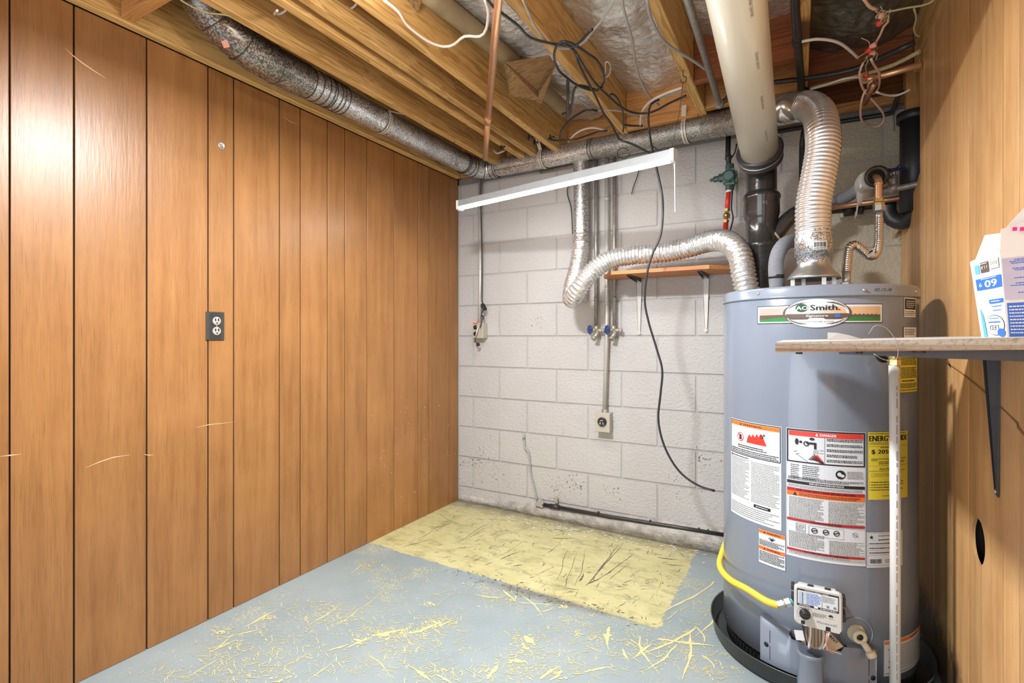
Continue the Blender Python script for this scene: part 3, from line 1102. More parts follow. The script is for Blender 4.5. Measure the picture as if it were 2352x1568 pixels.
class Decal:
    """flat print mapped on a surface: fmap(a, b, lift); a runs right, b runs down, in metres"""

    def __init__(s, fmap, mats, dl=.0004):
        s.f = fmap
        s.mb = MB()
        s.names = list(mats)
        s.dl = dl

    def mi(s, m):
        if m not in s.names:
            s.names.append(m)
        return s.names.index(m)

    def poly(s, pts, m, lv=1):
        s.mb.add([s.f(a, b, lv * s.dl) for a, b in pts], [tuple(range(len(pts)))], s.mi(m))

    def rect(s, a0, b0, a1, b1, m, lv=1, step=.012):
        n = max(1, int(abs(a1 - a0) / step + .99))
        vs = []
        for i in range(n + 1):
            a = a0 + (a1 - a0) * i / n
            vs += [s.f(a, b0, lv * s.dl), s.f(a, b1, lv * s.dl)]
        s.mb.add(vs, [(2 * i, 2 * i + 1, 2 * i + 3, 2 * i + 2) for i in range(n)], s.mi(m))

    def trap(s, a0, t0, u0, a1, t1, u1, m, lv=1, step=.01):
        n = max(1, int(abs(a1 - a0) / step + .99))
        vs = []
        for i in range(n + 1):
            k = i / n
            a = a0 + (a1 - a0) * k
            vs += [s.f(a, t0 + (t1 - t0) * k, lv * s.dl), s.f(a, u0 + (u1 - u0) * k, lv * s.dl)]
        s.mb.add(vs, [(2 * i, 2 * i + 1, 2 * i + 3, 2 * i + 2) for i in range(n)], s.mi(m))

    def frame(s, a0, b0, a1, b1, w, m, lv=2):
        s.rect(a0, b0, a1, b0 + w, m, lv)
        s.rect(a0, b1 - w, a1, b1, m, lv)
        s.rect(a0, b0, a0 + w, b1, m, lv)
        s.rect(a1 - w, b0, a1, b1, m, lv)

    def ell(s, a, b, ra, rb, m, lv=1, n=36, a0=0, a1=2 * pi):
        pts = [(a + ra * cos(a0 + (a1 - a0) * i / n), b + rb * sin(a0 + (a1 - a0) * i / n)) for i in range(n + 1)]
        vs = [s.f(a, b, lv * s.dl)] + [s.f(x, y, lv * s.dl) for x, y in pts]
        s.mb.add(vs, [(0, i + 1, i + 2) for i in range(n)], s.mi(m))

    def ring(s, a, b, ra, w, m, lv=1, n=28, rb=None, a0=0, a1=2 * pi):
        rb = rb or ra
        vs = []
        for i in range(n + 1):
            t = a0 + (a1 - a0) * i / n
            vs += [s.f(a + ra * cos(t), b + rb * sin(t), lv * s.dl), s.f(a + (ra - w) * cos(t), b + (rb - w) * sin(t), lv * s.dl)]
        s.mb.add(vs, [(2 * i, 2 * i + 1, 2 * i + 3, 2 * i + 2) for i in range(n)], s.mi(m))

    def line(s, a0, b0, a1, b1, w, m, lv=2):
        d = sqrt((a1 - a0) ** 2 + (b1 - b0) ** 2) or 1
        nx, ny = -(b1 - b0) / d * w / 2, (a1 - a0) / d * w / 2
        s.poly([(a0 + nx, b0 + ny), (a1 + nx, b1 + ny), (a1 - nx, b1 - ny), (a0 - nx, b0 - ny)], m, lv)

    def text(s, txt, a, b, h, m, lv=2, w=None, align='c', up=1, slant=0, bold=0, flip=False):
        """baseline-centred at (a, b); h = cap height; w = width to fit"""
        v, f, x0, x1, y0, y1 = glyphs(txt)
        cap = glyphs('H')
        k = h / (cap[5] - cap[4])
        kx = k if w is None else w / (x1 - x0)
        W = (x1 - x0) * kx
        ax = {'c': a - W / 2, 'l': a, 'r': a - W}[align]
        for da in ([0] if not bold else [-bold, 0, bold]):
            pts = []
            for x, y in v:
                px = (x - x0) * kx + slant * y * k
                py = y * k - h / 2
                if flip:
                    pts.append(s.f(2 * a - (ax + px + da), b + py, lv * s.dl + abs(da) * .01))
                else:
                    pts.append(s.f(ax + px + da, b - py, lv * s.dl + abs(da) * .01))
            s.mb.add(pts, [tuple(q) for q in f], s.mi(m))

    def lines(s, a0, b0, a1, b1, n, m='print_grey', lv=2, fill=.55, ragged=.25, words=True):
        """small body text too fine to read: rows of short strokes"""
        for i in range(n):
            b = b0 + (b1 - b0) * (i + .5) / n
            h = (b1 - b0) / n * fill / 2
            end = a1 - (a1 - a0) * ragged * random.random() if random.random() < .5 else a1
            a = a0
            while a < end - .0008:
                w = random.uniform(.0022, .0075) if words else end - a0
                e = min(end, a + w)
                hh = h * random.uniform(.75, 1.0)
                s.rect(a, b - hh, e, b + hh, m, lv, .03)
                a = e + .0012

    def build(s, name, parent=None, **kw):
        return s.mb.build(name, [M[x] for x in s.names], parent, **kw)


# ================================================================== WATER HEATER
TC = Vector((.045, 2.15, 0))
TR = .300
TZ = 1.274
heater = thing('water_heater', (TC.x, TC.y, 0), 'tall grey cylindrical gas water heater standing in a black drip pan', 'water heater')


def tank_hit(u, v, R=TR):
    r = PD(u, v, 1.0) - Vector((0, 0, CAMZ))
    dx, dy = r.x, r.y
    A = dx * dx + dy * dy
    B = -2 * (dx * TC.x + dy * TC.y)
    C_ = TC.x ** 2 + TC.y ** 2 - R * R
    D = B * B - 4 * A * C_
    D = max(D, 0)
    t = (-B - sqrt(D)) / (2 * A)
    p = Vector((dx * t, dy * t))
    return math.atan2(p.x - TC.x, -(p.y - TC.y)), CAMZ + r.z * t


def tmap(p0, z0, R=TR + .0006):
    def f(a, b, h):
        p = p0 + a / TR
        return (TC.x + (R + h) * sin(p), TC.y - (R + h) * cos(p), z0 - b)
    return f


def tlabel(tl, br):
    p0, z0 = tank_hit(*tl)
    p1, z1 = tank_hit(*br)
    return p0, z0, (p1 - p0) * TR, z0 - z1


b = MB()
b.lathe(TC, [(TR - .006, .060), (TR, .062), (TR, .30), (TR, .6), (TR, .9), (TR, 1.236), (TR - .002, 1.240)], 96)
b.build('tank_jacket', M['tank'], heater)
b = MB()
b.lathe(TC, [(TR + .001, 1.236), (TR + .0045, 1.237), (TR + .0045, 1.242), (TR + .002, 1.244), (TR + .002, 1.266), (TR - .004, TZ), (.2, TZ - .001), (.02, TZ)], 96)
lid = b.build('lid', M['tank_lid'], heater)
for u in (1742, 1985, 2103):
    b = MB()
    p, _ = tank_hit(u, 680, TR + .002)
    q = Vector((TC.x + (TR + .002) * sin(p), TC.y - (TR + .002) * cos(p), 1.254 if u != 1742 else 1.256))
    b.lathe(q, [(.0001, .004), (.003, .0035), (.0048, .001), (.005, 0)], 10, 0, (sin(p), -cos(p), 0))
    b.build('lid_screw', M['zinc'], lid)
# hand-written date on the lid
p0, z0 = tank_hit(2008, 662, TR + .002)
d = Decal(tmap(p0, 1.262, TR + .0026), ['black'])
d.text('02-12-18', 0, .007, .009, 'black', 1, w=.055, align='l', slant=.35)
d.build('handwritten_date', lid)

# base guard: black mesh below the jacket
b = MB()
b.lathe(TC, [(TR - .012, .0055), (TR - .012, .060), (TR - .006, .0605)], 96)
for i in range(110):
    p = 2 * pi * i / 110
    q0 = (TC.x + (TR - .011) * sin(p), TC.y - (TR - .011) * cos(p), .006)
    p2 = p + .06
    q1 = (TC.x + (TR - .011) * sin(p2), TC.y - (TR - .011) * cos(p2), .060)
    b.tube([q0, q1], .0012, 4, 1)
    p2 = p - .06
    q1 = (TC.x + (TR - .011) * sin(p2), TC.y - (TR - .011) * cos(p2), .060)
    b.tube([q0, q1], .0012, 4, 1)
b.build('base_guard', [M['mesh_black'], M['black_iron']], heater, label='black mesh band round the foot of the tank')

# ---- maker's badge
p0, z0, w, h = tlabel((1740, 707), (2027, 741))
pL, zt = tank_hit(1740, 707)
zc = 1.1785
w = (tank_hit(2027, 740)[0] - pL) * TR
zt, zb = CAMZ + .092, CAMZ + .040
pL2, zLt = tank_hit(1740, 707)
_, zLb = tank_hit(1740, 747)
_, zRt = tank_hit(2027, 694)
_, zRb = tank_hit(2027, 738)
zt = (zLt + zRt) / 2
zb = (zLb + zRb) / 2
H = zt - zb
d = Decal(tmap(pL, zt), ['black'], .0003)
c = w / 2
d.rect(0, 0, w, H, 'black', 1)
d.rect(.0022, .0022, w - .0022, H - .0022, 'white', 2)
d.rect(.009, .0085, w - .009, H * .56, 'silverprint', 3)
d.rect(w * .62, .0085, w - .009, H * .56, 'tan', 4)
d.rect(.009, H * .52, w - .009, H * .80, 'brownprint', 4)
d.trap(.009, H * .78, H - .0065, w * .30, H * .62, H - .0065, 'green', 5)
d.trap(w * .70, H * .68, H - .0065, w - .009, H * .72, H - .0065, 'green', 5)
ex, ey = tank_hit(1804, 720)[0], tank_hit(1950, 720)[0]
ra = (ey - ex) * TR / 2
ca = ((ex + ey) / 2 - pL) * TR
_, et = tank_hit(1877, 686)
_, eb = tank_hit(1877, 752)
rb = (et - eb) / 2
cb_ = zt - (et + eb) / 2
d.ring(ca, cb_, ra + .007, .008, 'brownprint', 6, rb=rb * .95, n=40)
d.ell(ca, cb_, ra, rb, 'label_white', 7)
d.rect(ca - ra * .985, cb_ + rb * .03, ca + ra * .985, cb_ + rb * .32, 'brownprint', 8)
d.ell(ca - ra * .46, cb_ - rb * .38, ra * .20, rb * .29, 'darkgreen', 9)
d.text('AO', ca - ra * .45, cb_ - rb * .38, rb * .27, 'white', 10, w=ra * .37, bold=.0006)
d.text('Smith.', ca + ra * .26, cb_ - rb * .39, rb * .37, 'black', 9, w=ra * .90, bold=.0007)
d.text('Signature', ca + ra * .0, cb_ + rb * .17, rb * .15, 'white', 10, w=ra * .68, slant=.35, bold=.0003)
d.rect(ca + ra * .55, cb_ + rb * .07, ca + ra * .72, cb_ + rb * .28, 'blue', 9)
d.text('INNOVATION HAS A NAME', ca, cb_ + rb * .58, rb * .085, 'print_grey', 9, w=ra * 1.05)
d.build('badge', heater, label='oval green black and white maker badge with a striped bar')

# ---- left warning label
p0, z0, w, h = tlabel((1680, 958), (1795, 1219))
d = Decal(tmap(p0, z0), ['label_white'])
d.rect(0, 0, w, h, 'label_white', 1)
hb = h * .355
d.frame(.002, .002, w - .002, hb, .0028, 'black', 2)
d.rect(.006, .006, w - .006, .019, 'orange', 3)
d.text('WARNING', w / 2 + .004, .0125, .006, 'black', 4, w=w * .36, bold=.0003)
d.poly([(w * .27, .016), (w * .31, .016), (w * .29, .009)], 'black', 4)
d.ring(w * .28, hb * .48, .0155, .0024, 'red', 4)
d.poly([(w * .28 - .007, hb * .48 - .008), (w * .28 + .004, hb * .48 - .008), (w * .28 + .007, hb * .48 + .009), (w * .28 - .006, hb * .48 + .009)], 'black', 3)
d.line(w * .28 - .010, hb * .48 - .010, w * .28 + .010, hb * .48 + .010, .0022, 'red', 5)
fl = [(w * .42, hb * .60)]
for i in range(9):
    fl.append((w * (.44 + .035 * i), hb * ((.36 if i % 2 else .46) - .012 * i)))
fl += [(w * .78, hb * .60)]
for i in range(len(fl) - 2):
    d.poly([(w * .60, hb * .60), fl[i], fl[i + 1]] if i else [fl[0], fl[1], (w * .6, hb * .6)], 'red', 4)
d.poly([fl[-2], fl[-1], (w * .6, hb * .6)], 'red', 4)
d.ring(w * .70, hb * .36, .006, .002, 'black', 5)
d.ell(w * .74, hb * .31, .003, .003, 'black', 5)
d.line(.008, hb * .67, w - .008, hb * .67, .0006, 'black', 3)
d.lines(w * .22, hb * .69, w * .78, hb * .80, 2, 'black', 3)
d.lines(.008, hb * .82, w - .008, hb * .97, 3, 'black', 3)
d.rect(.005, hb + .004, .018, hb + .010, 'darkred', 3)
d.lines(.020, hb + .004, w * .45, hb + .010, 1, 'black', 3)
d.lines(.005, hb + .012, w * .47, h * .80, 26, 'print_grey', 2, .5)
d.lines(w * .51, hb + .012, w - .006, h * .80, 26, 'print_grey', 2, .5)
d.rect(w * .56, h * .815, w * .84, h * .845, 'black', 3)
d.lines(w * .6, h * .822, w * .8, h * .838, 1, 'white', 4)
d.lines(.005, h * .86, w - .006, h * .98, 6, 'print_grey', 2, .45)
d.build('warning_label', heater, label='white label with orange warning bar and red flame picture')

# ---- main danger and lighting instructions label
p0, z0, w, h = tlabel((1806, 981), (1988, 1300))
d = Decal(tmap(p0, z0), ['label_white'])
d.rect(0, 0, w, h, 'label_white', 1)
hb = h * .262
d.frame(.002, .002, w - .002, hb, .0042, 'black', 2)
d.rect(.008, .007, w - .008, .022, 'red', 3)
d.text('DANGER', w * .53, .0145, .0075, 'white', 4, w=w * .20, bold=.0005)
d.poly([(w * .37, .0185), (w * .41, .0185), (w * .39, .0095)], 'white', 4)
d.line(w * .485, .022, w * .485, hb - .004, .0008, 'black', 3)
d.ell(w * .14, hb * .38, .005, .010, 'black', 4)
d.ell(w * .19, hb * .38, .004, .004, 'black', 4)
d.ring(w * .26, hb * .42, .008, .003, 'black', 4)
d.rect(w * .26, hb * .37, w * .38, hb * .43, 'black', 4)
d.rect(w * .355, hb * .37, w * .385, hb * .56, 'black', 4)
d.ell(w * .33, hb * .27, .007, .004, 'black', 4)
for i in range(3):
    d.line(w * (.36 + .02 * i), hb * .58, w * (.35 + .025 * i), hb * .70, .001, 'black', 4)
d.line(w * .10, hb * .68, w * .47, hb * .58, .0012, 'black', 4)
d.line(w * .13, hb * .74, w * .47, hb * .66, .001, 'black', 4)
d.line(w * .13, hb * .74, w * .28, hb * .95, .001, 'black', 4)
d.poly([(w * .33, hb * .78), (w * .40, hb * .72), (w * .47, hb * .90), (w * .44, hb * .95), (w * .37, hb * .90)], 'red', 4)
for i in range(4):
    d.line(w * (.29 + .02 * i), hb * (.86 - .05 * i), w * (.40 + .01 * i), hb * .88, .0028, 'black', 5)
d.poly([(w * .40, hb * .86), (w * .475, hb * .92), (w * .475, hb * .97), (w * .42, hb * .94)], 'black', 5)
for i in range(5):
    y = hb * (.22 + .15 * i)
    d.lines(w * .51, y, w * .96, y + hb * .085, 2, 'black', 3, .6)
# temperature table
for i in range(8):
    y = hb + .006 + i * .0058
    d.lines(w * .06, y, w * .17, y + .0042, 1, 'black', 3)
    d.lines(w * .21, y, w * .42, y + .0042, 1, 'black', 3)
d.ell(w * .68, h * .325, .0135, .0135, 'black', 3)
d.ell(w * .665, h * .322, .0055, .006, 'label_white', 4)
d.ell(w * .70, h * .332, .006, .0045, 'label_white', 4)
d.lines(w * .76, h * .295, w * .97, h * .355, 5, 'print_grey', 3)
d.lines(.006, h * .372, w * .97, h * .398, 3, 'black', 3)
d.rect(.003, h * .405, w - .003, h * .428, 'black', 3)
d.text('IMPORTANT/IMPORTANTE', w * .51, h * .4165, .0052, 'white', 4, w=w * .42, bold=.0002)
d.lines(.006, h * .434, w * .96, h * .456, 2, 'print_grey', 3)
d.rect(.003, h * .462, w - .003, h * .487, 'darkred', 3)
d.text('FOR YOUR SAFETY READ BEFORE LIGHTING', w * .5, h * .4745, .0055, 'black', 4, w=w * .72, bold=.0003)
d.rect(.003, h * .487, w - .003, h * .522, 'orange', 3)
d.poly([(w * .09, h * .519), (w * .145, h * .519), (w * .117, h * .491)], 'black', 4)
d.lines(w * .17, h * .492, w * .93, h * .517, 3, 'black', 4)
d.lines(.008, h * .53, w * .47, h * .70, 15, 'print_grey', 3, .55)
d.lines(w * .53, h * .53, w * .98, h * .725, 17, 'print_grey', 3, .55)
d.rect(.003, h * .700, w - .003, h * .718, 'darkred', 5)
d.text('LIGHTING INSTRUCTIONS', w * .5, h * .709, .0048, 'black', 6, w=w * .38, bold=.0002)
d.frame(w * .13, h * .733, w * .25, h * .795, .0008, 'black', 3)
d.lines(w * .14, h * .742, w * .24, h * .79, 4, 'print_grey', 3)
d.frame(w * .29, h * .735, w * .72, h * .812, .0007, 'black', 3)
for k in (.36, .50, .63):
    d.ring(w * k, h * .770, .0085, .0022, 'black', 4)
    d.line(w * k - .006, h * .775, w * k + .006, h * .765, .003, 'black', 4)
d.ring(w * .86, h * .77, .007, .001, 'black', 4)
d.line(w * .83, h * .76, w * .90, h * .785, .0012, 'black', 4)
d.lines(.008, h * .80, w * .48, h * .925, 14, 'print_grey', 3, .55)
d.lines(w * .54, h * .825, w * .98, h * .94, 12, 'print_grey', 3, .55)
d.rect(.003, h * .935, w - .003, h * .952, 'darkred', 5)
d.text('TO TURN OFF GAS TO APPLIANCE', w * .5, h * .9435, .005, 'black', 6, w=w * .54, bold=.0003)
d.lines(.008, h * .956, w * .97, h * .975, 2, 'print_grey', 3)
d.frame(.0015, .0015, w - .0015, h - .008, .0006, 'print_grey', 2)
d.build('danger_label', heater, label='large white instruction label with red danger bar on top')

# ---- yellow energy guide
p0, z0, w, h = tlabel((1993, 992), (2083, 1145))
z0 = tank_hit(1993, 992)[1]
h = z0 - tank_hit(1993, 1147)[1]
d = Decal(tmap(p0, z0, TR + .0012), ['yellow_label'])
d.rect(0, 0, w, h, 'yellow_label', 1)


def ea(u):
    return (tank_hit(u, 1050)[0] - p0) * TR


d.lines(.004, .003, w - .006, .007, 1, 'black', 2)
d.text('ENERGY', ea(1996), h * .095, .0165, 'black', 2, w=ea(2046) - ea(1996), align='l', bold=.0010)
d.text('GUIDE', ea(2081), h * .095, .0165, 'black', 2, w=ea(2081) - ea(2053), align='r', bold=.0010)
d.rect(ea(2043.5), h * .06, ea(2045.5), h * .165, 'black', 2)
d.poly([(ea(2040), h * .155), (ea(2049), h * .155), (ea(2044.5), h * .20)], 'black', 2)
d.lines(.004, h * .15, w * .45, h * .19, 3, 'black', 2, .4)
d.lines(w * .26, h * .215, w * .86, h * .24, 1, 'black', 2)
d.text('$ 205', (ea(2001) + ea(2039)) / 2, h * .29, .012, 'black', 2, w=ea(2039) - ea(2001), bold=.0008)
d.rect(w * .06, h * .395, w * .94, h * .403, 'black', 2)
d.lines(w * .06, h * .41, w * .2, h * .43, 1, 'black', 2)
d.lines(w * .22, h * .43, w * .9, h * .48, 3, 'black', 2)
d.rect(.002, h * .212, w - .002, h * .215, 'black', 2)
d.rect(.002, h * .50, w - .002, h * .503, 'black', 2)
d.text('First Hour', ea(2035), h * .545, .006, 'black', 2, w=w * .30, bold=.0003)
d.lines(.004, h * .57, w * .9, h * .585, 1, 'black', 2)
d.frame(w * .07, h * .61, w * .75, h * .66, .0006, 'black', 2)
d.lines(w * .12, h * .628, w * .5, h * .642, 1, 'black', 2)
d.text('E', w * .585, h * .645, .012, 'black', 3, w=.010, bold=.0012)
for i in range(4):
    d.ell(.005, h * (.74 + .038 * i), .0012, .0014, 'black', 2, 8)
    d.lines(.009, h * (.73 + .038 * i), w * .85, h * (.755 + .038 * i), 1, 'black', 2)
d.lines(w * .3, h * .94, w * .5, h * .955, 1, 'black', 2)
d.build('energy_label', heater, label='bright yellow energy label with large black lettering')

# ---- rating plate
p0, z0 = tank_hit(1990, 1222)
w = (tank_hit(2056, 1222)[0] - p0) * TR + .03
h = z0 - tank_hit(1990, 1303)[1]
d = Decal(tmap(p0, z0), ['label_white'])
d.rect(0, 0, w, h, 'label_white', 1)
d.frame(.003, .003, w - .003, h - .006, .0008, 'print_grey', 2)
st = []
for i in range(10):
    rr = .0075 if i % 2 == 0 else .003
    st.append((.014 + rr * sin(2 * pi * i / 10), .015 - rr * cos(2 * pi * i / 10)))
for i in range(10):
    d.poly([(.014, .015), st[i], st[(i + 1) % 10]], 'black', 3)
d.lines(.035, .008, w * .95, .014, 1, 'print_grey', 3)
d.lines(.035, .020, w * .95, .026, 1, 'black', 3)
for i in range(3):
    d.rect(.006, .040 + i * .014, w - .006, .0406 + i * .014, 'print_grey', 3)
    d.lines(.008, .031 + i * .014, w * .9, .037 + i * .014, 1, 'black', 3)
d.lines(w * .45, .082, w * .9, .094, 2, 'print_grey', 3)
a = .010
while a < .046:
    bw_ = random.uniform(.0005, .0018)
    d.rect(a, h - .026, a + bw_, h - .013, 'black', 3)
    a += bw_ + random.uniform(.0005, .0015)
d.build('rating_plate', heater, label='white rating plate with a star and bar code')

# ---- small double warning label
p0, z0, w, h = tlabel((1743, 1212), (1804, 1311))
d = Decal(tmap(p0, z0), ['label_white'])
d.rect(-.001, -.001, w + .001, h + .001, 'black', .5)
d.rect(0, 0, w, h, 'label_white', 1)
for y in (0, .48):
    d.rect(.001, h * y + .001, w - .001, h * y + h * .115, 'orange', 2)
    d.text('WARNING', w * .58, h * (y + .06), .005, 'black', 3, w=w * .5, bold=.0003)
    d.poly([(w * .2, h * (y + .09)), (w * .28, h * (y + .09)), (w * .24, h * (y + .03))], 'black', 3)
for k in range(5):
    d.line(w * .52, h * .26, w * (.40 + .06 * k), h * (.16 if k in (1, 3) else .19), .0024, 'black', 3)
d.rect(.001, h * .285, w - .001, h * .29, 'black', 3)
d.lines(.003, h * .30, w - .003, h * .46, 5, 'black', 3)
d.lines(.003, h * .62, w - .003, h * .93, 8, 'black', 3)
d.build('warning_label', heater, label='small white label with two orange warning bars')

# ---- scald label near the foot, right
p0, z0 = tank_hit(2029, 1470)
w = (tank_hit(2116, 1470)[0] - p0) * TR
h = z0 - tank_hit(2029, 1553)[1]
d = Decal(tmap(p0, z0), ['label_white'])
d.rect(0, 0, w, h, 'label_white', 1)
d.frame(.001, .001, w - .001, h - .001, .0007, 'print_grey', 2)
d.rect(.003, .004, w - .003, .014, 'orange', 2)
d.text('WARNING', w * .6, .009, .005, 'black', 3, w=w * .25)
for k in range(5):
    d.line(w * .13, h * .36, w * (.07 + .03 * k), h * (.22 if k in (1, 3) else .26), .0026, 'black', 3)
d.poly([(w * .07, h * .62), (w * .10, h * .48), (w * .13, h * .55), (w * .17, h * .46), (w * .2, h * .62)], 'black', 3)
d.poly([(w * .06, h * .76), (w * .11, h * .70), (w * .11, h * .82)], 'black', 3)
d.lines(w * .28, h * .18, w * .96, h * .88, 16, 'print_grey', 2, .5)
d.lines(.006, h * .90, w * .9, h * .96, 1, 'print_grey', 2)
d.build('scald_label', heater, label='white label with orange bar low on the right side')

# ---- two small notices at the top right
p0, z0 = tank_hit(2076, 683)
w = (tank_hit(2102, 683)[0] - p0) * TR
d = Decal(tmap(p0, z0), ['tan'])
d.rect(0, 0, w, .060, 'paper', 1)
d.rect(.003, .003, w - .003, .036, 'black', 2)
d.lines(.010, .008, w - .010, .032, 4, 'white', 3, .4)
d.lines(.004, .040, w - .004, .056, 3, 'black', 2, .4)
d.build('notice_label', heater, label='black and cream notice under the lid')
p0, z0 = tank_hit(2074, 750)
d = Decal(tmap(p0, z0), ['paper'])
d.rect(0, 0, w * 1.15, .05, 'black', 1)
d.rect(.0012, .0012, w * 1.15 - .0012, .05, 'paper', 2)
d.lines(.006, .006, w, .026, 4, 'black', 3, .4)
d.build('notice_label', heater, label='pale boxed notice half hidden by the shelf')

# ---- gas control valve
VX0, VX1, VZ0, VZ1, VY = -.0135, .110, .254, .373, 1.755
gv = MB()
bm = bmesh.new()
prof = []
R_ = .014
cx = [(VX0 + R_, VZ0 + R_, pi), (VX1 - R_, VZ0 + R_, 1.5 * pi), (VX1 - R_, VZ1 - R_, 0), (VX0 + R_, VZ1 - R_, .5 * pi)]
for x, z, a0 in cx:
    for k in range(5):
        a = a0 + k * pi / 8
        prof.append((x + R_ * cos(a), z + R_ * sin(a)))
bm.free()
n = len(prof)
mx, mz = (VX0 + VX1) / 2, (VZ0 + VZ1) / 2
rings = []
for s_, y in ((.93, VY), (.985, VY + .004), (1, VY + .010), (1, VY + .055)):
    rings.append([(mx + (x - mx) * s_, y, min(mz + (z - mz) * s_, VZ1 - (.022 if y > VY + .03 else 0))) for x, z in prof])
vs = [p for r in rings for p in r]
fs = [tuple(range(n))] + [(i * n + k, (i + 1) * n + k, (i + 1) * n + (k + 1) % n, i * n + (k + 1) % n) for i in range(3) for k in range(n)]
gv.add(vs, fs, 0)
gv.bbox((VX0 + .01, VY + .055, VZ0 + .012), (VX1 - .01, VY + .10, VZ1 - .03), .004)
valve = gv.build('gas_valve', M['valve_case'], heater, label='light grey gas control box with a dial and printed chart')
CLIPS = [((x, VY + .006, VZ1 - .006), (x + .016, VY + .014, VZ1 + .004)) for x in (VX0 + .035, VX1 - .045)]
CLIPS += [((VX1 - .001, VY + .015, z), (VX1 + .008, VY + .05, z + .026)) for z in (VZ0 + .03, VZ1 - .045)]
CLIPS += [((VX0 - .008, VY + .02, z), (VX0 + .002, VY + .05, z + .014)) for z in (VZ1 - .028, VZ1 - .058)]
for lo_, hi_ in CLIPS:
    b = MB()
    b.bbox(lo_, hi_, .0015)
    b.build('clip', M['black_iron'], valve)
vw, vh = VX1 - VX0, VZ1 - VZ0


def vmap(a, b_, hh):
    return (VX0 + a, VY - .0004 - hh, VZ1 - b_)


d = Decal(vmap, ['black'])
d.rect(.008, .010, vw - .010, vh * .50, 'black', 1)
d.rect(.010, .0145, vw - .012, vh * .45, 'label_white', 2)
d.text('STATUS LIGHT CODE', vw * .47, .0125, .0035, 'white', 3, w=vw * .48)
d.rect(vw * .58, .0145, vw * .586, vh * .45, 'black', 3)
d.rect(vw * .25, .0145, vw * .254, vh * .45, 'print_grey', 3)
d.lines(.013, .018, vw * .23, vh * .43, 9, 'cyan', 3, .35)
d.rect(.0215, .018, .0228, vh * .43, 'black', 4)
d.lines(vw * .27, .018, vw * .56, vh * .44, 10, 'blue', 3, .5)
d.lines(vw * .60, .018, vw * .86, vh * .30, 6, 'print_grey', 3, .5)
d.ell(vw * .70, vh * .39, .0035, .0035, 'print_grey', 4)
d.ell(vw * .84, vh * .39, .0035, .0035, 'print_grey', 4)
d.lines(.014, vh * .458, vw * .4, vh * .49, 1, 'white', 3)
d.rect(vw * .42, vh * .43, vw * .5, vh * .49, 'white', 3)
d.lines(vw * .55, vh * .458, vw * .88, vh * .49, 1, 'white', 3)
d.lines(.014, vh * .535, vw * .36, vh * .575, 2, 'black', 1, .5)
d.lines(vw * .38, vh * .60, vw * .68, vh * .70, 4, 'print_grey', 1, .5)
for k in range(11):
    a = radians(140 + 26 * k)
    d.ell(vw * .23 + .020 * cos(a), vh * .685 + .018 * sin(a), .0015, .001, 'print_grey', 1, 6)
d.ell(vw * .76, vh * .63, .006, .006, 'black', 1, 16, pi, 2 * pi)
d.lines(vw * .72, vh * .66, vw * .80, vh * .68, 1, 'print_grey', 1)
d.text('Honeywell', vw * .68, vh * .81, .0075, 'paper', 1, w=vw * .40, bold=.0002)
d.rect(vw * .64, vh * .865, vw * .77, vh * .955, 'white', 1)
d.rect(vw * .655, vh * .88, vw * .755, vh * .985, 'black', 2)
d.rect(vw * .15, vh * .865, vw * .23, vh * .955, 'black', 1)
d.build('printed_chart', valve)
b = MB()
# raised lower step
b.prism([(VX0 + vw * a, VY - .0003, VZ1 - vh * q) for a, q in ((.20, .99), (.14, .90), (.30, .90), (.40, .845), (.47, .765), (.95, .80), (.97, .90), (.93, .99))][::-1], (0, .003, 0))
b.build('raised_step', M['valve_case'], valve)
b = MB()
cD = (VX0 + vw * .23, VY, VZ1 - vh * .685)
b.lathe(cD, [(.0145, 0), (.0145, .008), (.0125, .011), (.0001, .011)], 28, 0, (0, -1, 0))
b.bbox((cD[0] - .011, VY - .017, cD[2] - .0025), (cD[0] + .011, VY - .010, cD[2] + .0025), .001)
b.build('dial', M['bakelite'], valve)
# wires below the valve
for pts, r, mt in [([(.082, 1.765, .262), (.075, 1.758, .245), (.070, 1.768, .215), (.062, 1.785, .185)], .0022, 'white'),
                   ([(.078, 1.765, .262), (.070, 1.758, .240), (.072, 1.765, .20), (.090, 1.79, .175)], .002, 'salmon'),
                   ([(.030, 1.80, .262), (.030, 1.792, .22), (.026, 1.795, .17)], .0032, 'paper'),
                   ([(.058, 1.80, .258), (.064, 1.785, .23), (.060, 1.79, .19), (.052, 1.79, .18)], .0035, 'wrap'),
                   ([(.072, 1.77, .195), (.085, 1.785, .185), (.11, 1.80, .175)], .0016, 'white'),
                   ([(.009, 1.765, .258), (.012, 1.762, .235), (.020, 1.775, .19)], .0022, 'bakelite')]:
    b = MB()
    b.tube(pts, r, 8, res=.006)
    b.build('valve_wire', M[mt], valve)
b = MB()
b.prism([(-.014, 1.7685, .228), (.012, 1.7685, .233), (.018, 1.7685, .205), (-.008, 1.7685, .199)], (0, .0006, 0))
b.build('wire_tag', M['paper'], valve, label='small white tag on the black lead')

# ---- burner access cover and pocket
b = MB()
pa, pb = tank_hit(1755, 1450)[0], tank_hit(2002, 1500)[0]


def cover_top(t):
    if t < .30:
        return .196 - .02 * (t / .30)
    if t < .72:
        return .165
    return .180


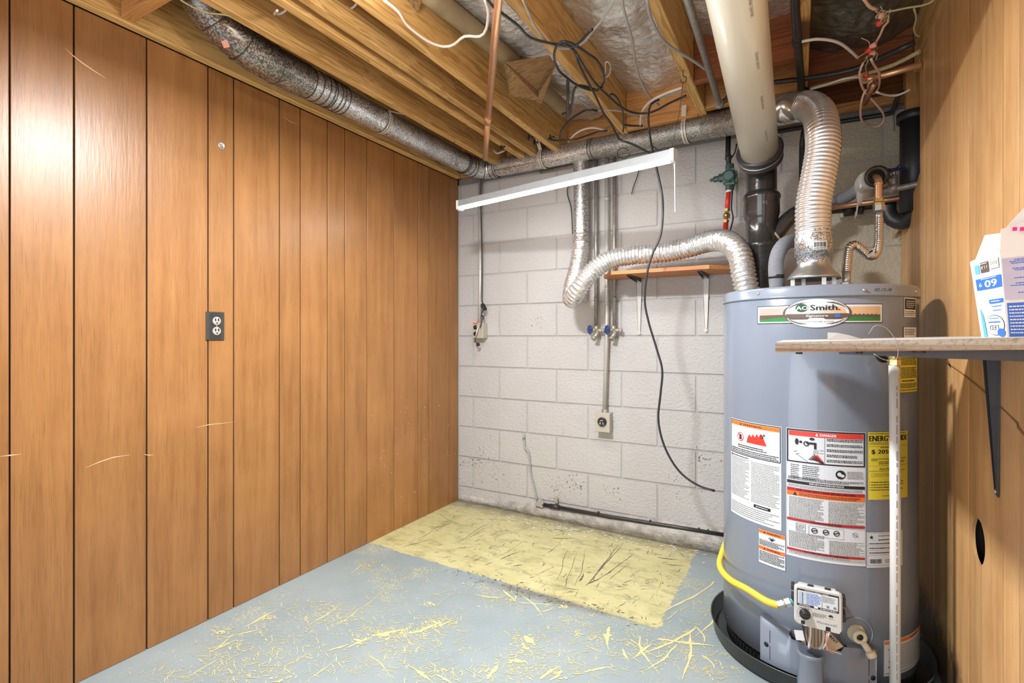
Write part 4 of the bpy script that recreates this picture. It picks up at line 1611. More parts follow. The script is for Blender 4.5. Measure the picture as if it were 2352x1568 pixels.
n = 40
vs = []
for i in range(n + 1):
    t = i / n
    p = pa + (pb - pa) * t
    Rr = TR + .022
    for z in (.056, cover_top(t)):
        vs.append((TC.x + Rr * sin(p), TC.y - Rr * cos(p), z))
    vs.append((TC.x + (TR - .001) * sin(p), TC.y - (TR - .001) * cos(p), cover_top(t) + .004))
b.add(vs, [(3 * i, 3 * i + 3, 3 * i + 4, 3 * i + 1) for i in range(n)], 0, True)
b.add(vs, [(3 * i + 1, 3 * i + 4, 3 * i + 5, 3 * i + 2) for i in range(n) if not .27 < i / n < .73], 0)
for i in (0, n):
    p = pa + (pb - pa) * i / n
    z = cover_top(i / n)
    b.add([(TC.x + q * sin(p), TC.y - q * cos(p), zz) for q, zz in ((TR, .056), (TR + .022, .056), (TR + .022, z), (TR, z + .004))], [(0, 1, 2, 3)], 0)
cover = b.build('burner_cover', M['tank'], heater)
for t, z0_, z1_ in ((.10, .125, .165), (.10, .07, .115), (.93, .10, .16), (.93, .06, .09)):
    b = MB()
    p = pa + (pb - pa) * t
    Rr = TR + .0225
    q = Vector((TC.x + Rr * sin(p), TC.y - Rr * cos(p), 0))
    tx = Vector((cos(p), sin(p), 0)) * .0009
    b.add([q - tx + Vector((0, 0, z0_)), q + tx + Vector((0, 0, z0_)), q + tx + Vector((0, 0, z1_)), q - tx + Vector((0, 0, z1_))], [(0, 1, 2, 3)])
    b.build('cover_slot', M['black'], cover)
for t in (.065, .965):
    b = MB()
    p = pa + (pb - pa) * t
    q = (TC.x + (TR + .0225) * sin(p), TC.y - (TR + .0225) * cos(p), .115 if t < .5 else .095)
    b.lathe(q, [(.0075, 0), (.0075, .0006), (.0001, .0006)], 14, 0, (sin(p), -cos(p), 0))
    b.build('cover_notch', M['black'], cover)
b = MB()
px0, px1 = -.006, .066
yc = 1.815
vs = []
n = 24
for z in (.056, .150, .156, .163):
    for i in range(n + 1):
        a = pi * i / n
        ex_ = 1.0 if z != .156 else 1.06
        vs.append(((px0 + px1) / 2 - (px1 - px0) / 2 * cos(a) * ex_, yc - .052 * sin(a) ** .6 * ex_, z))
b.add(vs, [(r * (n + 1) + i, r * (n + 1) + i + 1, (r + 1) * (n + 1) + i + 1, (r + 1) * (n + 1) + i) for r in range(3) for i in range(n)], 0, True)
b.build('cover_pocket', M['tank'], cover)
# tan hang tag inside the opening
ta = MB()
ta.prism([(.000, 1.812, .180), (.030, 1.806, .246), (.072, 1.800, .240), (.114, 1.798, .200), (.090, 1.802, .176), (.04, 1.81, .165)], (0, .0008, 0))
tg = ta.build('instruction_card', M['tan_card'], heater, label='tan card folded behind the burner cover')


def cmap(a, b_, hh):
    # baseline runs down to the right
    ca_, sa_ = cos(radians(-42)), sin(radians(-42))
    return (.074 + a * ca_ - b_ * sa_ * -1, 1.7985 - hh, .236 + a * sa_ - b_ * ca_)


d = Decal(cmap, ['print_grey'])
d.text('ANT', .026, .006, .009, 'brownprint', 1, w=.026, bold=.0004)
d.build('card_print', tg)
b = MB()
for i in range(7):
    x = .012 + .009 * i
    b.box((x, 1.7975, .176 + .004 * (i % 3)), (x + .0022, 1.7985, .232 + .002 * (i % 2)), 0)
b.build('card_lines', M['brownprint'], tg)

# ---- drain valve
p, z = tank_hit(1966, 1453)
q = Vector((TC.x + TR * sin(p), TC.y - TR * cos(p), z))
nn = Vector((sin(p), -cos(p), 0))
b = MB()
b.lathe(q, [(.026, 0), (.026, .004), (.019, .008), (.021, .022), (.019, .027), (.0105, .027), (.0095, .018), (.0001, .018)], 14, 0, nn)
b.tube([q + nn * .014 + Vector((.008, 0, -.013)), q + nn * .020 + Vector((.013, 0, -.020)), q + nn * .03 + Vector((.022, -.004, -.034))], .0095, 14, 0)
e = q + nn * .03 + Vector((.022, -.004, -.034))
b.lathe(e - Vector((.002, 0, -.004)), [(.0001, 0), (.013, 0), (.014, .006), (.013, .016), (.0001, .017)], 16, 0, (.5, -.2, -.84))
dv = b.build('drain_valve', M['natural'], heater, label='off-white plastic drain valve')
b = MB()
b.lathe(q + nn * .0185, [(.0085, 0), (.0085, .0065), (.0001, .0065)], 14, 0, nn)
b.build('drain_hole', M['black'], dv)
# dimple panel behind drain valve
b = MB()
b.torus(q + nn * .0005, nn, .046, .0022, 40, 8)
b.build('jacket_dimple', M['tank'], heater)

# ---- draft hood
b = MB()
hz = 1.318
b.lathe(TC, [(.052, hz + .075), (.053, hz + .052), (.059, hz + .040), (.070, hz + .026), (.082, hz + .010), (.087, hz), (.0855, hz + .001), (.058, hz + .034), (.050, hz + .05)], 48)
hood = b.build('draft_hood', M['steel'], heater)
for a in (25, 115, 205, 295):
    aa = radians(a)
    x, y = TC.x + .072 * cos(aa), TC.y + .072 * sin(aa)
    b = MB()
    b.bbox((x - .007, y - .0015, TZ - .002), (x + .007, y + .0015, hz + .012), .0005)
    b.build('hood_leg', M['zinc'], hood)
# relief valve on the right side where the discharge pipe starts
p, z = tank_hit(2030, 822)
b = MB()
q = Vector((TC.x + TR * sin(p), TC.y - TR * cos(p), 1.064))
nn = Vector((sin(p), -cos(p), 0))
b.lathe(q, [(.030, 0), (.030, .002), (.0001, .002)], 24, 1, nn)
b.tube([q, q + nn * .030], .011, 12)
b.tube([q + nn * .030 + Vector((0, 0, .022)), q + nn * .030 - Vector((0, 0, .012))], .014, 14)
b.build('relief_valve', [M['brass'], M['black']], heater, label='brass relief valve under the shelf')
# nipples on the lid
for (x, y) in ((.148, 2.195), (-.073, 2.193)):
    b = MB()
    b.tube([(x, y, TZ - .002), (x, y, TZ + .013)], .0125, 14)
    b.build('lid_nipple', M['steel'], lid)

# ================================================================== DRIP PAN
b = MB()
b.lathe((TC.x, TC.y, 0), [(.0001, .004), (.325, .004), (.335, .010), (.341, .062), (.346, .064), (.346, .060), (.3395, .058), (.329, .002), (.0001, .002)], 96)
b.build('drip_pan', M['pan'], None, 'shallow black round drip pan under the water heater', 'drip pan')

# ================================================================== FLUE: flexible vent pipe from hood to ceiling duct
fl_pts = [(.045, 2.15, 1.475), (.043, 2.15, 1.53), (.046, 2.155, 1.60), (.062, 2.17, 1.70), (.076, 2.19, 1.80), (.074, 2.22, 1.885), (.066, 2.275, 1.955), (.045, 2.335, 2.01),
          (.022, 2.375, 2.038), (.005, 2.40, 2.048)]
vent = thing('vent_connector', (.045, 2.15, 1.37), 'shiny ribbed flexible vent pipe rising from the water heater hood', 'vent pipe')


def ribbed(r0, amp, pitch):
    def f(s, i):
        t = (s / pitch) % 1.0
        return r0 + amp * (0.5 - 0.5 * cos(2 * pi * t))
    return f


b = MB()
b.tube(fl_pts, .056, 40, res=.0026, rfun=ribbed(.0545, .0042, .0145), cap=False)
b.build('flexible_tube', M['alu_flex'], vent)
b = MB()
b.lathe((.045, 2.15, 0), [(.053, 1.375), (.0535, 1.40), (.060, 1.402), (.0605, 1.470), (.0575, 1.478), (.056, 1.50)], 48)
sleeve = b.build('lower_sleeve', M['galv'], vent)
d = Decal(lambda a, b_, hh: (.045 + (.0607 + hh) * sin(-.05 + a / .0607), 2.15 - (.0607 + hh) * cos(-.05 + a / .0607), 1.448 - b_), ['paper'])
d.rect(0, 0, .046, .030, 'paper', 1)
a = .004
while a < .040:
    q_ = random.uniform(.0006, .0022)
    d.rect(a, .004, a + q_, .021, 'black', 2)
    a += q_ + random.uniform(.0006, .0016)
d.lines(.004, .023, .042, .028, 1, 'black', 2)
d.build('barcode_sticker', sleeve, label='white bar code sticker')
b = MB()
b.tube([(.016, 2.387, 2.044), (-.022, 2.424, 2.060), (-.024, 2.426, 2.061), (-.075, 2.472, 2.078), (-.077, 2.474, 2.079), (-.135, 2.534, 2.092)], .060, 36, rfun=lambda s, i: (.0605, .0605, .0625, .0625, .0605, .0605)[i], cap=False)
b.build('upper_collar', M['alu'], vent)
for (x, y, z) in ((-.024, 2.372, 2.085), (-.066, 2.414, 2.10)):
    b = MB()
    b.sphere((x, y, z), .004, 8)
    b.build('collar_screw', M['black_iron'], vent)

# ================================================================== GALVANISED DUCT under the joists
duct = thing('galvanised_duct', (-1.8, 2.3, 2.18), 'long spangled galvanised duct running along the joists and across the block wall', 'duct')
XD, ZD = -1.80, 2.178


def section(name, pts, r, mat='galv', seams=(), res=None, seg=36, bead=.0022):
    b = MB()
    b.tube(pts, r, seg, res=res, cap=False)
    return b.build(name, M[mat], duct)


def seam(p, ax, r, t=.0022):
    b = MB()
    b.torus(p, ax, r + .0008, t, 36, 6)
    b.build('duct_bead', M['duct_seam'], duct)


section('duct_section', [(XD, 1.63, ZD), (XD, 2.60, ZD)], .0585)
section('duct_collar', [(XD, 1.44, ZD), (XD, 1.53, ZD), (XD, 1.545, ZD), (XD, 1.65, ZD)], .062, 'galv')
for y in (1.452, 1.463, 1.50, 1.535, 1.56, 1.572, 1.60, 1.62, 1.645):
    seam((XD, y, ZD), (0, 1, 0), .0625)
section('duct_elbow', [(XD, 2.60, ZD), (XD, 2.66, ZD), (XD + .012, 2.71, ZD), (XD + .045, 2.765, ZD), (XD + .09, 2.785, ZD), (XD + .14, 2.788, ZD)], .0605, 'galv', res=.02)
for (p, ax) in [((XD, 2.60, ZD), (0, 1, 0)), ((XD, 2.615, ZD), (0, 1, 0)), ((XD, 2.66, ZD), (0, 1, .0)), ((XD + .008, 2.70, ZD), (.3, 1, 0)),
                ((XD + .045, 2.765, ZD), (.8, .8, 0)), ((XD + .095, 2.786, ZD), (1, .1, 0)), ((XD + .13, 2.788, ZD), (1, 0, 0))]:
    seam(p, ax, .061)
# big taped elbow that climbs into the floor above, upper left
section('duct_elbow', [(XD, 1.45, ZD), (XD, 1.36, ZD), (XD, 1.27, ZD + .002), (XD, 1.17, ZD + .018), (XD - .005, 1.08, ZD + .062), (XD - .01, 1.01, ZD + .13), (XD - .015, .98, ZD + .24)],
        .069, 'elbow', res=.03)
for (p, ax) in [((XD, 1.30, ZD + .001), (0, 1, .15)), ((XD, 1.17, ZD + .018), (0, 1, -.35)), ((XD - .004, 1.085, ZD + .060), (0, 1, -.8)), ((XD - .008, 1.03, ZD + .11), (0, .8, -1))]:
    seam(p, ax, .0695, .002)
d = Decal(lambda a, b_, hh: (XD + .04 + a, 1.105 + b_, ZD - .026 - .0 + hh * -1), ['salmon'])
q = PD(518, 101, 1.78)
st_ = MB()
ax_ = (Vector((0, 0, CAMZ)) - q).normalized()
e1 = Vector((.9, .35, .1)).normalized()
e1 = (e1 - ax_ * e1.dot(ax_)).normalized()
e2 = ax_.cross(e1)
st_.prism([q + e1 * .010 + e2 * .011, q - e1 * .010 + e2 * .011, q - e1 * .010 - e2 * .011, q + e1 * .010 - e2 * .011], ax_ * -.006)
st_.build('duct_sticker', M['salmon'], duct, label='small pink sticker on the dark elbow')
# run along the back wall
R0 = Vector((XD + .13, 2.788, ZD))
R1 = Vector((-.36, 2.655, 2.138))
R2 = Vector((-.13, 2.53, 2.09))
dv_ = (R1 - R0)
section('duct_section', [R0, R0 + dv_ * .52], .0545, 'galv')
section('duct_section', [R0 + dv_ * .50, R1], .0565, 'galv_dull')
section('duct_section', [R1 - dv_ * .03, R1 + (R2 - R1) * .25, R2], .060, 'galv_dull', res=.02)
for t in (.50, .515):
    seam(R0 + dv_ * t, dv_, .0565, .0018)
for t in (.0, .02, .05, .09):
    seam(R1 + (R2 - R1) * t * 3, dv_, .0605, .0018)
b = MB()
b.tube([R0 + Vector((0, 0, 0)) + Vector((0, -.046, -.030)), R0 + dv_ * .5 + Vector((0, -.046, -.030))], .003, 6)
b.build('duct_lock_seam', M['zinc'], duct)


def strap(top, c, axis, r, label, r_off=0):
    """perforated hanger strap looped under a duct"""
    b = MB()
    ax = Vector(axis).normalized()
    side = ax.cross(Vector((0, 0, 1))).normalized()
    c = Vector(c)
    top = Vector(top)
    w = .011
    pts = [top]
    s = 1 if (top - c).dot(side) > 0 else -1
    side = side * s
    for k in range(11):
        a = radians(35 - 17 * k)
        pts.append(c + side * cos(a) * (r + .005) + Vector((0, 0, 1)) * sin(a) * (r + .005))
    vs = []
    for p in pts:
        vs += [p + ax * w, p - ax * w]
    b.add(vs, [(2 * i, 2 * i + 1, 2 * i + 3, 2 * i + 2) for i in range(len(pts) - 1)], 0)
    P = spline(pts, .02)
    for i in range(1, len(P) - 1):
        t = (P[i + 1] - P[i - 1]).normalized()
        nrm = t.cross(ax)
        if nrm.dot(P[i] - c) < 0:
            nrm = -nrm
        p = P[i] + nrm * .001
        b.add([p + ax * .0022 + t * .003, p - ax * .0022 + t * .003, p - ax * .0022 - t * .003, p + ax * .0022 - t * .003], [(0, 1, 2, 3)], 1)
    return b.build('hanger_strap', [M['strap'], M['black']], None, label, 'strap', 'perforated duct hanger straps')


strap((-1.655, 1.90, 2.178), (XD, 1.90, ZD), (0, 1, 0), .0585, 'perforated strap holding the duct below the first joist by the panelling')
cs = R0 + dv_ * .27
strap((cs.x - .01, cs.y - .09, 2.27), cs, dv_, .0565, 'perforated strap round the wall duct near the copper rod')
cs = R0 + dv_ * .90
strap((cs.x + .01, cs.y - .12, 2.22), cs, dv_, .0585, 'perforated strap round the wall duct beside the ivory pipe')

# ================================================================== LED TUBE
led = thing('led_tube_light', (-1.0, 2.16, 1.80), 'lit white tube light hanging on thin wires in front of the block wall', 'light')
A0, A1 = PZ(1054, 479, 1.80), PZ(1552, 366, 1.80)
dirl = (A1 - A0).normalized()
sid = dirl.cross(Vector((0, 0, 1))).normalized()
UP = Vector((0, 0, 1))


def along(mb, a, c, prof, m=0):
    """extrude a cross section (side, up) from a to c"""
    n = len(prof)
    vs = [a + sid * s_ + UP * z for s_, z in prof] + [c + sid * s_ + UP * z for s_, z in prof]
    mb.add(vs, [tuple(range(n))[::-1], tuple(range(n, 2 * n))] + [(i, (i + 1) % n, n + (i + 1) % n, n + i) for i in range(n)], m)


b = MB()
along(b, A0 + dirl * .002, A1 - dirl * .002, [(-.018, .040), (-.021, .037), (-.021, .005), (.021, .005), (.021, .037), (.018, .040)])
b.build('housing', M['fixture_grey'], led)
b = MB()
n = 10
along(b, A0 + dirl * .016, A1 - dirl * .016, [(.0175 * cos(pi + pi * k / n), .0045 + .013 * sin(pi + pi * k / n)) for k in range(n + 1)])
b.build('diffuser', M['led'], led)
for e, s_ in ((A0, 1), (A1, -1)):
    b = MB()
    along(b, e, e + dirl * .016 * s_, [(-.019, .041), (-.022, .038), (-.021, -.006), (-.010, -.012), (.010, -.012), (.021, -.006), (.022, .038), (.019, .041)])
    b.build('end_cap', M['white'], led)
# pull rod at the right end
p = A1 - dirl * .004
b = MB()
b.tube([p + Vector((0, 0, -.012)), PD(1550, 400, 2.16), PD(1551, 482, 2.16)], .0028, 8)
b.sphere(PD(1551, 484, 2.16), .004, 8)
b.build('pull_rod', M['white'], led)
# hanging wires with hooks
for (u, v, u2, v2, y, x) in ((1047, 332, 1056, 462, 2.30, -1.646), (1573, 186, 1549, 352, 2.13, -.405)):
    top = Vector((x, y, 2.165))
    bot = (A0 + dirl * .02 if u < 1300 else A1 - dirl * .02) + UP * .034
    b = MB()
    b.tube([top + Vector((0, 0, -.03)), (top + bot) / 2 + Vector((.01, 0, 0)), bot], .0009, 5)
    b.tube([top + Vector((0, 0, .02)), top + Vector((0, 0, -.008)), top + Vector((.012, 0, -.018)), top + Vector((.010, 0, -.034)), top + Vector((-.006, 0, -.036)), top + Vector((-.010, 0, -.022))],
           .0017, 6, res=.006)
    b.build('hanging_hook', M['black_iron'], None,
            'thin hook and wire holding the left end of the tube light' if u < 1300 else 'thin hook and wire holding the right end of the tube light',
            'hook', 'hooks carrying the tube light')

# bare bulb and holder just above the frame
bl = thing('ceiling_lamp_holder', BULB, 'white ceramic lamp holder screwed under the joist', 'light')
b = MB()
b.lathe((BULB[0], BULB[1] + .10, 2.18), [(.0001, -.001), (.055, -.001), (.055, -.008), (.030, -.035), (.022, -.05), (.0001, -.05)], 28)
b.bbox((BULB[0] - .16, BULB[1] + .06, 2.179), (BULB[0] + .16, BULB[1] + .14, 2.199), .002)
b.build('holder', M['white'], bl)

# ================================================================== ALUMINIUM DRYER DUCT
fd = thing('crinkled_foil_duct', (-.8, 2.65, 1.3), 'crinkled silver foil duct looping over the small plywood shelf', 'duct')
P = [PY(1334, 540, 2.80), PY(1333, 575, 2.79), PY(1326, 620, 2.76), PY(1317, 655, 2.70), PY(1314, 686, 2.62), PY(1329, 664, 2.56), PY(1356, 628, 2.57), PY(1396, 598, 2.61),
     PY(1450, 586, 2.64), PY(1520, 580, 2.65), PY(1580, 568, 2.63), PY(1632, 553, 2.59), PY(1672, 556, 2.53), PY(1698, 584, 2.46), PY(1708, 630, 2.43), PY(1718, 680, 2.42), PY(1724, 760, 2.42)]
b = MB()
b.tube(P, .05, 40, res=.0036, cap=False)
# crumple the sides between the wire rings
SEG = 40
nr = len(b.v) // SEG
Lc = 0
ctr = [sum((Vector(b.v[i * SEG + k]) for k in range(SEG)), Vector()) / SEG for i in range(nr)]
s_acc = 0
for i in range(nr):
    if i:
        s_acc += (ctr[i] - ctr[i - 1]).length
    t = (s_acc / .0185) % 1
    wave = (.5 + .5 * cos(2 * pi * t)) ** 2.2
    for k in range(SEG):
        p = Vector(b.v[i * SEG + k])
        dd = (p - ctr[i]).normalized()
        nz = mnoise.noise(p * 60) * .0045 + mnoise.noise(p * 130) * .0028
        b.v[i * SEG + k] = tuple(ctr[i] + dd * (.0440 + .0085 * wave + nz * (1.0 - .8 * wave)))
b.build('foil_tube', M['foil'], fd)
b = MB()
b.tube([PY(1335, 372, 2.79), PY(1335, 545, 2.80)], .0455, 32, cap=False)
b.tube([PY(1335, 480, 2.796), PY(1335, 484, 2.796)], .0468, 32, cap=False)
b.tube([PY(1335, 556, 2.80), PY(1335, 562, 2.80)], .0505, 32, cap=False)
b.build('rigid_riser', M['galv'], fd, label='smooth galvanised riser above the foil loop')

# ================================================================== SMALL PLYWOOD WALL SHELF
ps = thing('plywood_wall_shelf', (-.6, 2.75, 1.435), 'small orange plywood shelf with clipped corners on the block wall', 'shelf')
b = MB()
YS = YB - .004
pl = [(-.95, YS), (-.955, 2.76), (-.862, 2.61), (-.375, 2.60), (-.262, 2.70), (-.258, YS)]
b.prism([(x, y, 1.437) for x, y in pl], (0, 0, .018))
b.build('board', M['shelf_face'], ps)
for u, vb in ((1466, 768), (1620, 762)):
    x = PY(u, 700, 2.85).x
    b = MB()
    zb = PY(u, vb, 2.86).z
    # wall leg: a tapering channel
    for s_ in (-1, 1):
        b.prism([(x + s_ * .016, YS, 1.434), (x + s_ * .016, YS - .012, 1.434), (x + s_ * .006, YS - .006, zb + .02), (x + s_ * .006, YS, zb + .02)], (.0015 * s_, 0, 0))
    b.prism([(x - .016, YS - .002, 1.434), (x + .016, YS - .002, 1.434), (x + .007, YS - .002, zb + .018), (x - .007, YS - .002, zb + .018)], (0, .001, 0))
    b.cyl((x, YS - .004, zb + .008), (x, YS, zb + .008), .010, 14)
    b.cyl((x, YS - .007, zb + .008), (x, YS - .004, zb + .008), .005, 10)
    b.build('bracket_leg', M['white_paint_metal'], ps)
    b = MB()
    b.prism([(x - .013, YS - .004, 1.436), (x + .013, YS - .004, 1.436), (x + .008, 2.66, 1.436), (x - .008, 2.66, 1.436)], (0, 0, -.002))
    for s_ in (-1, 1):
        b.prism([(x + s_ * .013, YS - .004, 1.436), (x + s_ * .013, YS - .004, 1.415), (x + s_ * .008, 2.66, 1.431), (x + s_ * .008, 2.66, 1.436)], (.0012 * s_, 0, 0))
    b.build('bracket_arm', M['bracket'], ps)

# ================================================================== PLYWOOD SHELF IN FRONT OF THE TANK
SX0, SY0, SY1 = -.042, 1.165, 1.775
sh = thing('plywood_shelf', (.18, 1.47, 1.08), 'worn plywood shelf on dark brackets fixed to the panelled wall', 'shelf')
b = MB()


def shz(x):
    return 1.0815 + (x + .04) * .027


b.prism([(SX0, SY0, shz(SX0)), (XR - .002, SY0, shz(XR)), (XR - .002, SY0, shz(XR) + .0195), (SX0, SY0, shz(SX0) + .0195)], (0, SY1 - SY0, 0))
b.build('board', M['ply_edge'], sh)
b = MB()
b.prism([(SX0 + .001, SY0 + .002, shz(SX0) + .0197), (XR - .003, SY0 + .002, shz(XR) + .0197), (XR - .003, SY1 - .002, shz(XR) + .0197), (SX0 + .001, SY1 - .002, shz(SX0) + .0197)], (0, 0, .0012))
b.build('top_veneer', M['grey_paint'], sh)
for yb in (1.215, 1.575):
    b = MB()
    zt_ = shz(XR) - .001
    x0 = .07 if yb < 1.3 else .20
    for s_ in (-1, 1):
        b.prism([(XR - .001, yb + s_ * .011, zt_), (XR - .001, yb + s_ * .011, zt_ - .024), (x0, yb + s_ * .007, shz(x0) - .006), (x0, yb + s_ * .007, shz(x0) - .001)], (0, .0015 * s_, 0))
    b.prism([(XR - .001, yb - .011, zt_), (XR - .001, yb + .011, zt_), (x0, yb + .007, shz(x0) - .001), (x0, yb - .007, shz(x0) - .001)], (0, 0, -.0018))
    b.build('bracket_arm', M['bracket'], sh)
    b = MB()
    zb = .745
    b.prism([(XR - .0005, yb - .013, zt_ - .01), (XR - .0005, yb + .013, zt_ - .01), (XR - .0005, yb + .006, zb), (XR - .0005, yb - .006, zb)], (-.002, 0, 0))
    for s_ in (-1, 1):
        b.prism([(XR - .001, yb + s_ * .013, zt_ - .01), (XR - .026, yb + s_ * .013, zt_ - .014), (XR - .006, yb + s_ * .006, zb + .012), (XR - .001, yb + s_ * .006, zb)], (0, .0016 * s_, 0))
    b.cyl((XR - .005, yb, zb + .012), (XR - .001, yb, zb + .012), .008, 12)
    b.build('bracket_leg', M['bracket'], sh)
for zz in (1.055, .757):
    b = MB()
    b.sphere((XR - .004, 1.575, zz), .0045, 8)
    b.build('bracket_screw', M['zinc'], sh)
for x in (.0, .10, .19):
    b = MB()
    b.cyl((x, SY0 + .012, shz(x) + .001), (x, SY0 + .012, shz(x) - .004), .006 if x < .19 else .010, 12)
    b.build('shelf_screw', M['black_iron'], sh)

# scrap of paper, tie loop
b = MB()
x0, x1 = PY(1901, 780, 1.40).x, PY(1984, 780, 1.40).x
zt_ = shz(x0) + .0212
b.prism([(x0, 1.40, zt_), (x1, 1.42, shz(x1) + .0212), (x0 + (x1 - x0) * .62, 1.41, zt_ + .011), (x0 + (x1 - x0) * .3, 1.405, zt_ + .0165), (x0, 1.40, zt_ + .0175)], (0, .0012, 0))
b.build('paper_scrap', M['paper'], None, 'torn white paper scrap standing on the plywood shelf', 'paper')
b = MB()
c0 = PY(2022, 790, 1.159)
b.tube([c0 + Vector((-.018, 0, .018)), c0 + Vector((-.008, -.002, .034)), c0 + Vector((.008, -.002, .030)), c0 + Vector((.022, -.003, .008)), c0 + Vector((.026, -.003, -.018)),
        c0 + Vector((.020, -.002, -.030)), c0 + Vector((.004, -.001, -.028)), c0 + Vector((-.010, .0, -.018))], .0005, 6, res=.005)
b.build('wire_tie', M['cable_grey'], None, 'thin clear tie looped round the plywood shelf edge', 'tie')

# ---------------------------------------------------------------- light bulb cartons, upside down
bx = thing('bulb_carton', (.26, 1.33, 1.11), 'open white and blue light bulb carton standing upside down on the shelf', 'carton')
zb = shz(.3) + .0212
Y0 = 1.30
c_bl, c_bm = PY(2262, 775, Y0 + .05), PY(2314, 775, Y0)
c_tl, c_tm = PY(2235, 598, Y0 + .055), PY(2297, 579, Y0)
c_bl.z = c_bm.z = zb
far = Vector((XR - .006, Y0 + .004, 0))
fr_b = Vector((far.x, far.y, zb))
fr_t = Vector((far.x, far.y, c_tm.z + .006))
back = Vector((.0, .055, 0))
b = MB()
pts = [c_bl, c_bm, fr_b, fr_b + back, c_bl + back * .4]
tps = [c_tl, c_tm, fr_t, fr_t + back, c_tl + back * .4]
n = 5
b.add(pts + tps, [(i, (i + 1) % n, n + (i + 1) % n, n + i) for i in range(n)] + [tuple(range(n))[::-1]], 0)
b.build('carton_body', M['paper'], bx)
tf = MB()
k1 = PY(2262, 540, Y0 + .06)
k2 = PY(2299, 535, Y0 + .03)
tf.prism([c_tl + Vector((.004, .004, 0)), c_tm + Vector((0, .004, 0)), k2, k1], (.0, .001, 0))
k3, k4 = PY(2299, 526, Y0), PY(2400, 500, Y0)
tf.prism([c_tm, fr_t, Vector((fr_t.x, Y0 + .005, k3.z + .018)), k3], (0, .001, 0))
k5, k6 = PY(2310, 523, Y0 + .05), PY(2352, 490, Y0 + .05)
tf.prism([k5, Vector((XR - .006, Y0 + .05, k5.z)), Vector((XR - .006, Y0 + .05, k6.z + .03)), Vector((k6.x - .008, Y0 + .05, k6.z))], (0, .001, 0))
tf.build('carton_flap', M['paper'], bx)
nl = ((c_bm - c_bl).cross(c_tl - c_bl)).normalized()
if nl.y > 0:
    nl = -nl


def quadmap(A, B, C, D_, nrm):
    """A bottom-left, B bottom-right, C top-right, D top-left; a,b in 0..1 with b downwards"""
    def f(a, b_, hh):
        t = 1 - b_
        lo = A.lerp(B, a)
        hi = D_.lerp(C, a)
        return lo.lerp(hi, t) + nrm * (.0006 + hh)
    return f


d = Decal(quadmap(c_bl, c_bm, c_tm, c_tl, nl), ['paper'], .0003)
d.rect(.03, .08, .20, .19, 'cyan', 1, 9)
d.rect(.25, .06, .56, .19, 'brownprint', 1, 9)
d.rect(.60, .05, .94, .17, 'print_grey', 1, 9)
d.rect(.61, .055, .93, .165, 'paper', 2, 9)
d.text('800', .77, .10, .045, 'print_grey', 3, w=.26, flip=True)
d.text('11.0', .40, .125, .04, 'white', 3, w=.22, flip=True)
d.lines(.27, .065, .54, .09, 1, 'white', 3, .5)
d.rect(.0, .255, .98, .40, 'blue', 1, 9)
d.text('60', .58, .335, .085, 'white', 2, w=.46, flip=True, bold=.012)
d.text('9', .17, .335, .05, 'white', 2, w=.12, flip=True)
d.lines(.2, .262, .8, .275, 1, 'white', 2, .6)
d.rect(.42, .535, .98, .585, 'blue', 1, 9)
d.lines(.5, .55, .9, .57, 1, 'white', 2, .6)
d.lines(.48, .61, .9, .63, 1, 'blue', 1, .7)
d.lines(.52, .66, .9, .68, 1, 'blue', 1, .7)
d.ell(.55, .85, .40, .125, 'black', 1)
d.ell(.55, .85, .385, .118, 'paper', 2)
d.text('LED', .52, .88, .055, 'black', 3, w=.40, flip=True)
d.lines(.3, .80, .8, .825, 1, 'blue', 3, .8)
d.lines(.35, .76, .75, .775, 1, 'blue', 3, .8)
d.ell(.80, .94, .16, .05, 'blue', 4)
d.poly([(0, .62), (.10, .72), (.16, 1.0), (0, 1.0)], 'cyan', 1)
d.build('carton_side_print', bx)
d = Decal(quadmap(c_bm, fr_b, fr_t, c_tm, Vector((0, -1, 0))), ['paper'], .0003)
d.rect(.03, .08, .98, .56, 'lavender', .5, 9)
d.rect(.06, .60, .98, 1.0, 'blue', 1, 9)
for (y0, y1, n_) in ((.10, .16, 3), (.20, .24, 2), (.31, .33, 1), (.37, .42, 2), (.48, .50, 1)):
    for i in range(n_):
        y = y0 + (y1 - y0) * i / n_
        a = .15 + .25 * random.random()
        while a < .95:
            w_ = random.uniform(.03, .09)
            d.rect(a, y, min(.97, a + w_), y + .011, 'blue', 1, 9)
            a += w_ + .015
for i in range(9):
    a = .10
    y = .635 + i * .038
    while a < .95:
        w_ = random.uniform(.03, .09)
        d.rect(a, y, min(.97, a + w_), y + .014, 'white', 2, 9)
        a += w_ + .015
d.build('carton_front_print', bx)
b = MB()
for uu in (2331, 2348):
    q = PY(uu, 525, Y0 - .001)
    b.box((q.x - .003, Y0 - .0012, q.z - .004), (q.x + .003, Y0 - .0004, q.z + .003))
b.build('flap_print', M['magenta'], bx)

# ================================================================== DISCHARGE PIPE
DX, DY = .242, 1.853
dp = thing('discharge_pipe', (DX, DY, .03), 'white plastic discharge pipe standing in front of the tank', 'pipe')
b = MB()
b.tube([(DX, DY, 1.032), (DX + .003, DY, .6), (DX + .002, DY, .06)], .0135, 20)
b.build('pipe_barrel', M['pvc_white'], dp)
b = MB()
b.tube([(DX, DY, 1.030), (DX, DY, 1.046)], .0165, 6, smooth=False)
b.tube([(DX, DY, 1.046), (DX, DY, 1.058)], .0145, 16)
b.tube([(DX, DY, 1.054), (DX, DY, 1.074)], .0168, 8, smooth=False)
b.build('brass_adapter', M['brass'], dp, label='brass adapter at the top of the pipe')
d = Decal(lambda a, b_, hh: (DX + .001 + (.0138 + hh) * sin(.3 + a / .0135), DY - (.0138 + hh) * cos(.3 + a / .0135), 1.0 - b_), ['print_grey'])
z = .03
